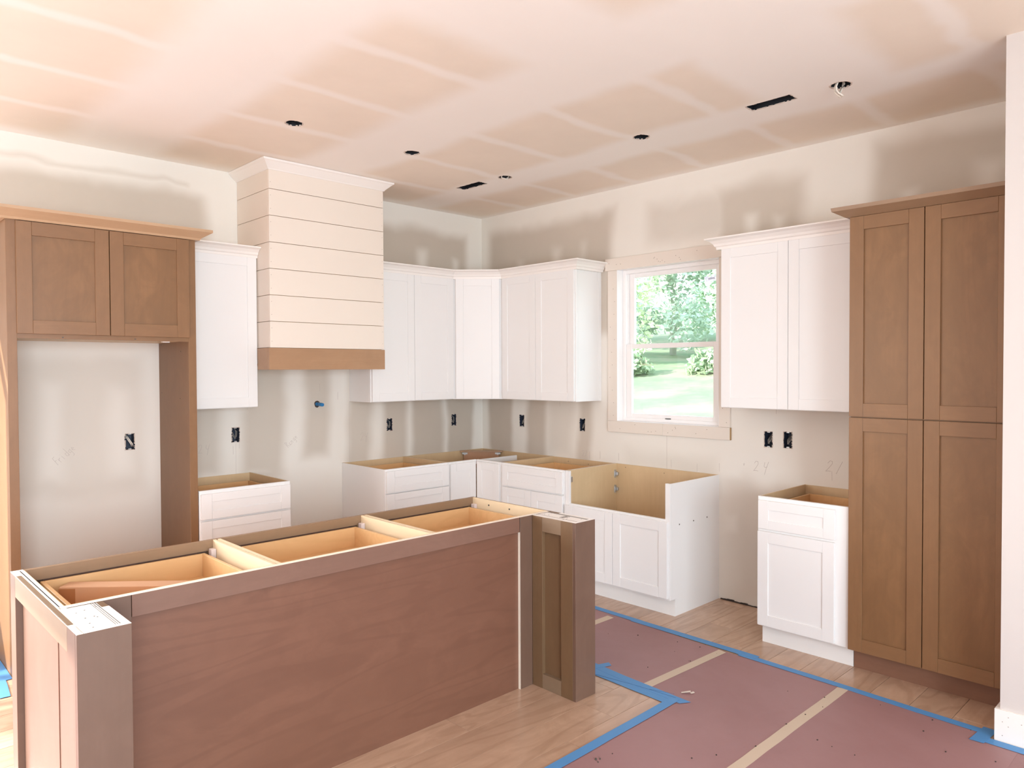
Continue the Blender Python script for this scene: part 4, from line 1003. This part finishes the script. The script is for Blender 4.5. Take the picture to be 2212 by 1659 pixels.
bark = plain('bark', (0.66, 0.64, 0.62), 0.9, 0.1)
def tree(x, y, h, r, mi, label, base=0.25):
    z = gh(x, y); c = thing('tree', label, 'tree', (x, y, z), 'trees beyond the lawn')
    mb = MB(); mb.tube([(x, y, z-0.3), (x+0.1, y, z+h*0.3), (x-0.1, y+0.15, z+h*0.65)], 0.16, 8)
    for q in range(4): a = q*1.7; mb.tube([(x, y, z+h*(0.3+0.08*q)), (x+r*0.6*math.cos(a), y+r*0.6*math.sin(a), z+h*(0.5+0.08*q))], 0.06, 6)
    link('trunk', mb, bark, c)
    bm = bmesh.new(); rr = random.Random(int(x*10+y*7))
    blobs = [(x+rr.uniform(-r, r)*0.6, y+rr.uniform(-r, r)*0.6, z+h*rr.uniform(base, 0.88), rr.uniform(0.35, 0.6)*r) for _ in range(14)]
    for _ in range(6500):
        b = rr.choice(blobs); d = Vector((rr.gauss(0, 1), rr.gauss(0, 1), rr.gauss(0, 1))).normalized()*b[3]*rr.uniform(0.5, 1.05)
        p = Vector(b[:3])+d; s_ = rr.uniform(0.05, 0.12); u_ = Vector((rr.gauss(0, 1), rr.gauss(0, 1), rr.gauss(0, 1))).normalized(); v_ = u_.orthogonal().normalized()
        vs = [bm.verts.new(p+u_*s_*1.4), bm.verts.new(p+v_*s_), bm.verts.new(p-u_*s_*1.4), bm.verts.new(p-v_*s_)]; bm.faces.new(vs)
    me = link('foliage', bm, LM[mi], c, kind='stuff')
def along(d, off):
    a = math.radians(33.6); return (-4.65+d*math.cos(a)-off*math.sin(a), -5.24+d*math.sin(a)+off*math.cos(a))
TR = [(29, -8.4, 1, 'yellow-green tree standing right of the window view'), (29, -2.9, 0, 'mint green tree at the right of the window view'), (29, 2.7, 1, 'yellow-green tree at the left of the window view'), (29, 8.2, 2, 'bluish tree standing left of the window view'),
      (35, -5.7, 2, 'bluish tree in the second row, at the right edge of the window'), (35, 0.1, 2, 'bluish-green tree in the middle of the window'), (35, 5.8, 0, 'mid-green tree in the second row, far left'),
      (41, -8.7, 0, 'back row tree farthest right'), (41, -2.8, 0, 'tall back row tree right of the window centre'), (41, 3.0, 2, 'tall pale back row tree left of the window centre'), (41, 8.8, 1, 'back row tree farthest left')]
for d_, o_, mi, lab in TR:
    x, y = along(d_, o_); tree(x, y, 7.4+(d_-29)*0.17+R.uniform(-0.4, 0.4), 2.15, mi, lab, base=0.12)
BM_ = leaf_mat('bush_leaves', (0.30, 0.42, 0.22), (0.42, 0.50, 0.32))
def bush(x, y, r, mi, label):
    bm = bmesh.new(); rr = random.Random(int(x*13+y*3)); z = gh(x, y)
    for _ in range(420):
        d = Vector((rr.gauss(0, 1), rr.gauss(0, 1), abs(rr.gauss(0, 1)))).normalized()*r*rr.uniform(0.4, 1.0); p = Vector((x, y, z))+d
        s_ = rr.uniform(0.05, 0.11); u_ = Vector((rr.gauss(0, 1), rr.gauss(0, 1), rr.gauss(0, 1))).normalized(); v_ = u_.orthogonal().normalized()
        bm.faces.new([bm.verts.new(p+u_*s_*1.4), bm.verts.new(p+v_*s_), bm.verts.new(p-u_*s_*1.4), bm.verts.new(p-v_*s_)])
    tag(link('bush', bm, BM_), label, 'bush', 'bushes at the edge of the lawn')
BL = ['pale bush near the left end of the tree line', 'bush left of centre at the foot of the tree line', 'bush at the centre of the window, under the trees', 'bush right of centre at the foot of the tree line',
      'bush at the right end of the tree line', 'green bush at the far left end of the tree line', 'small weed clump low on the left of the slope', 'small weed clump low on the right of the slope']
for i, l in enumerate(BL):
    x, y = along(*((26.3, 4.3), (26.4, 1.6), (26.2, -1.2), (26.5, -4.0), (26.3, -6.8), (26.4, 7.0), (19.5, 4.6), (19.5, -3.8))[i])
    bush(x, y, (0.9 if i < 6 else 0.3), i % 3, l)
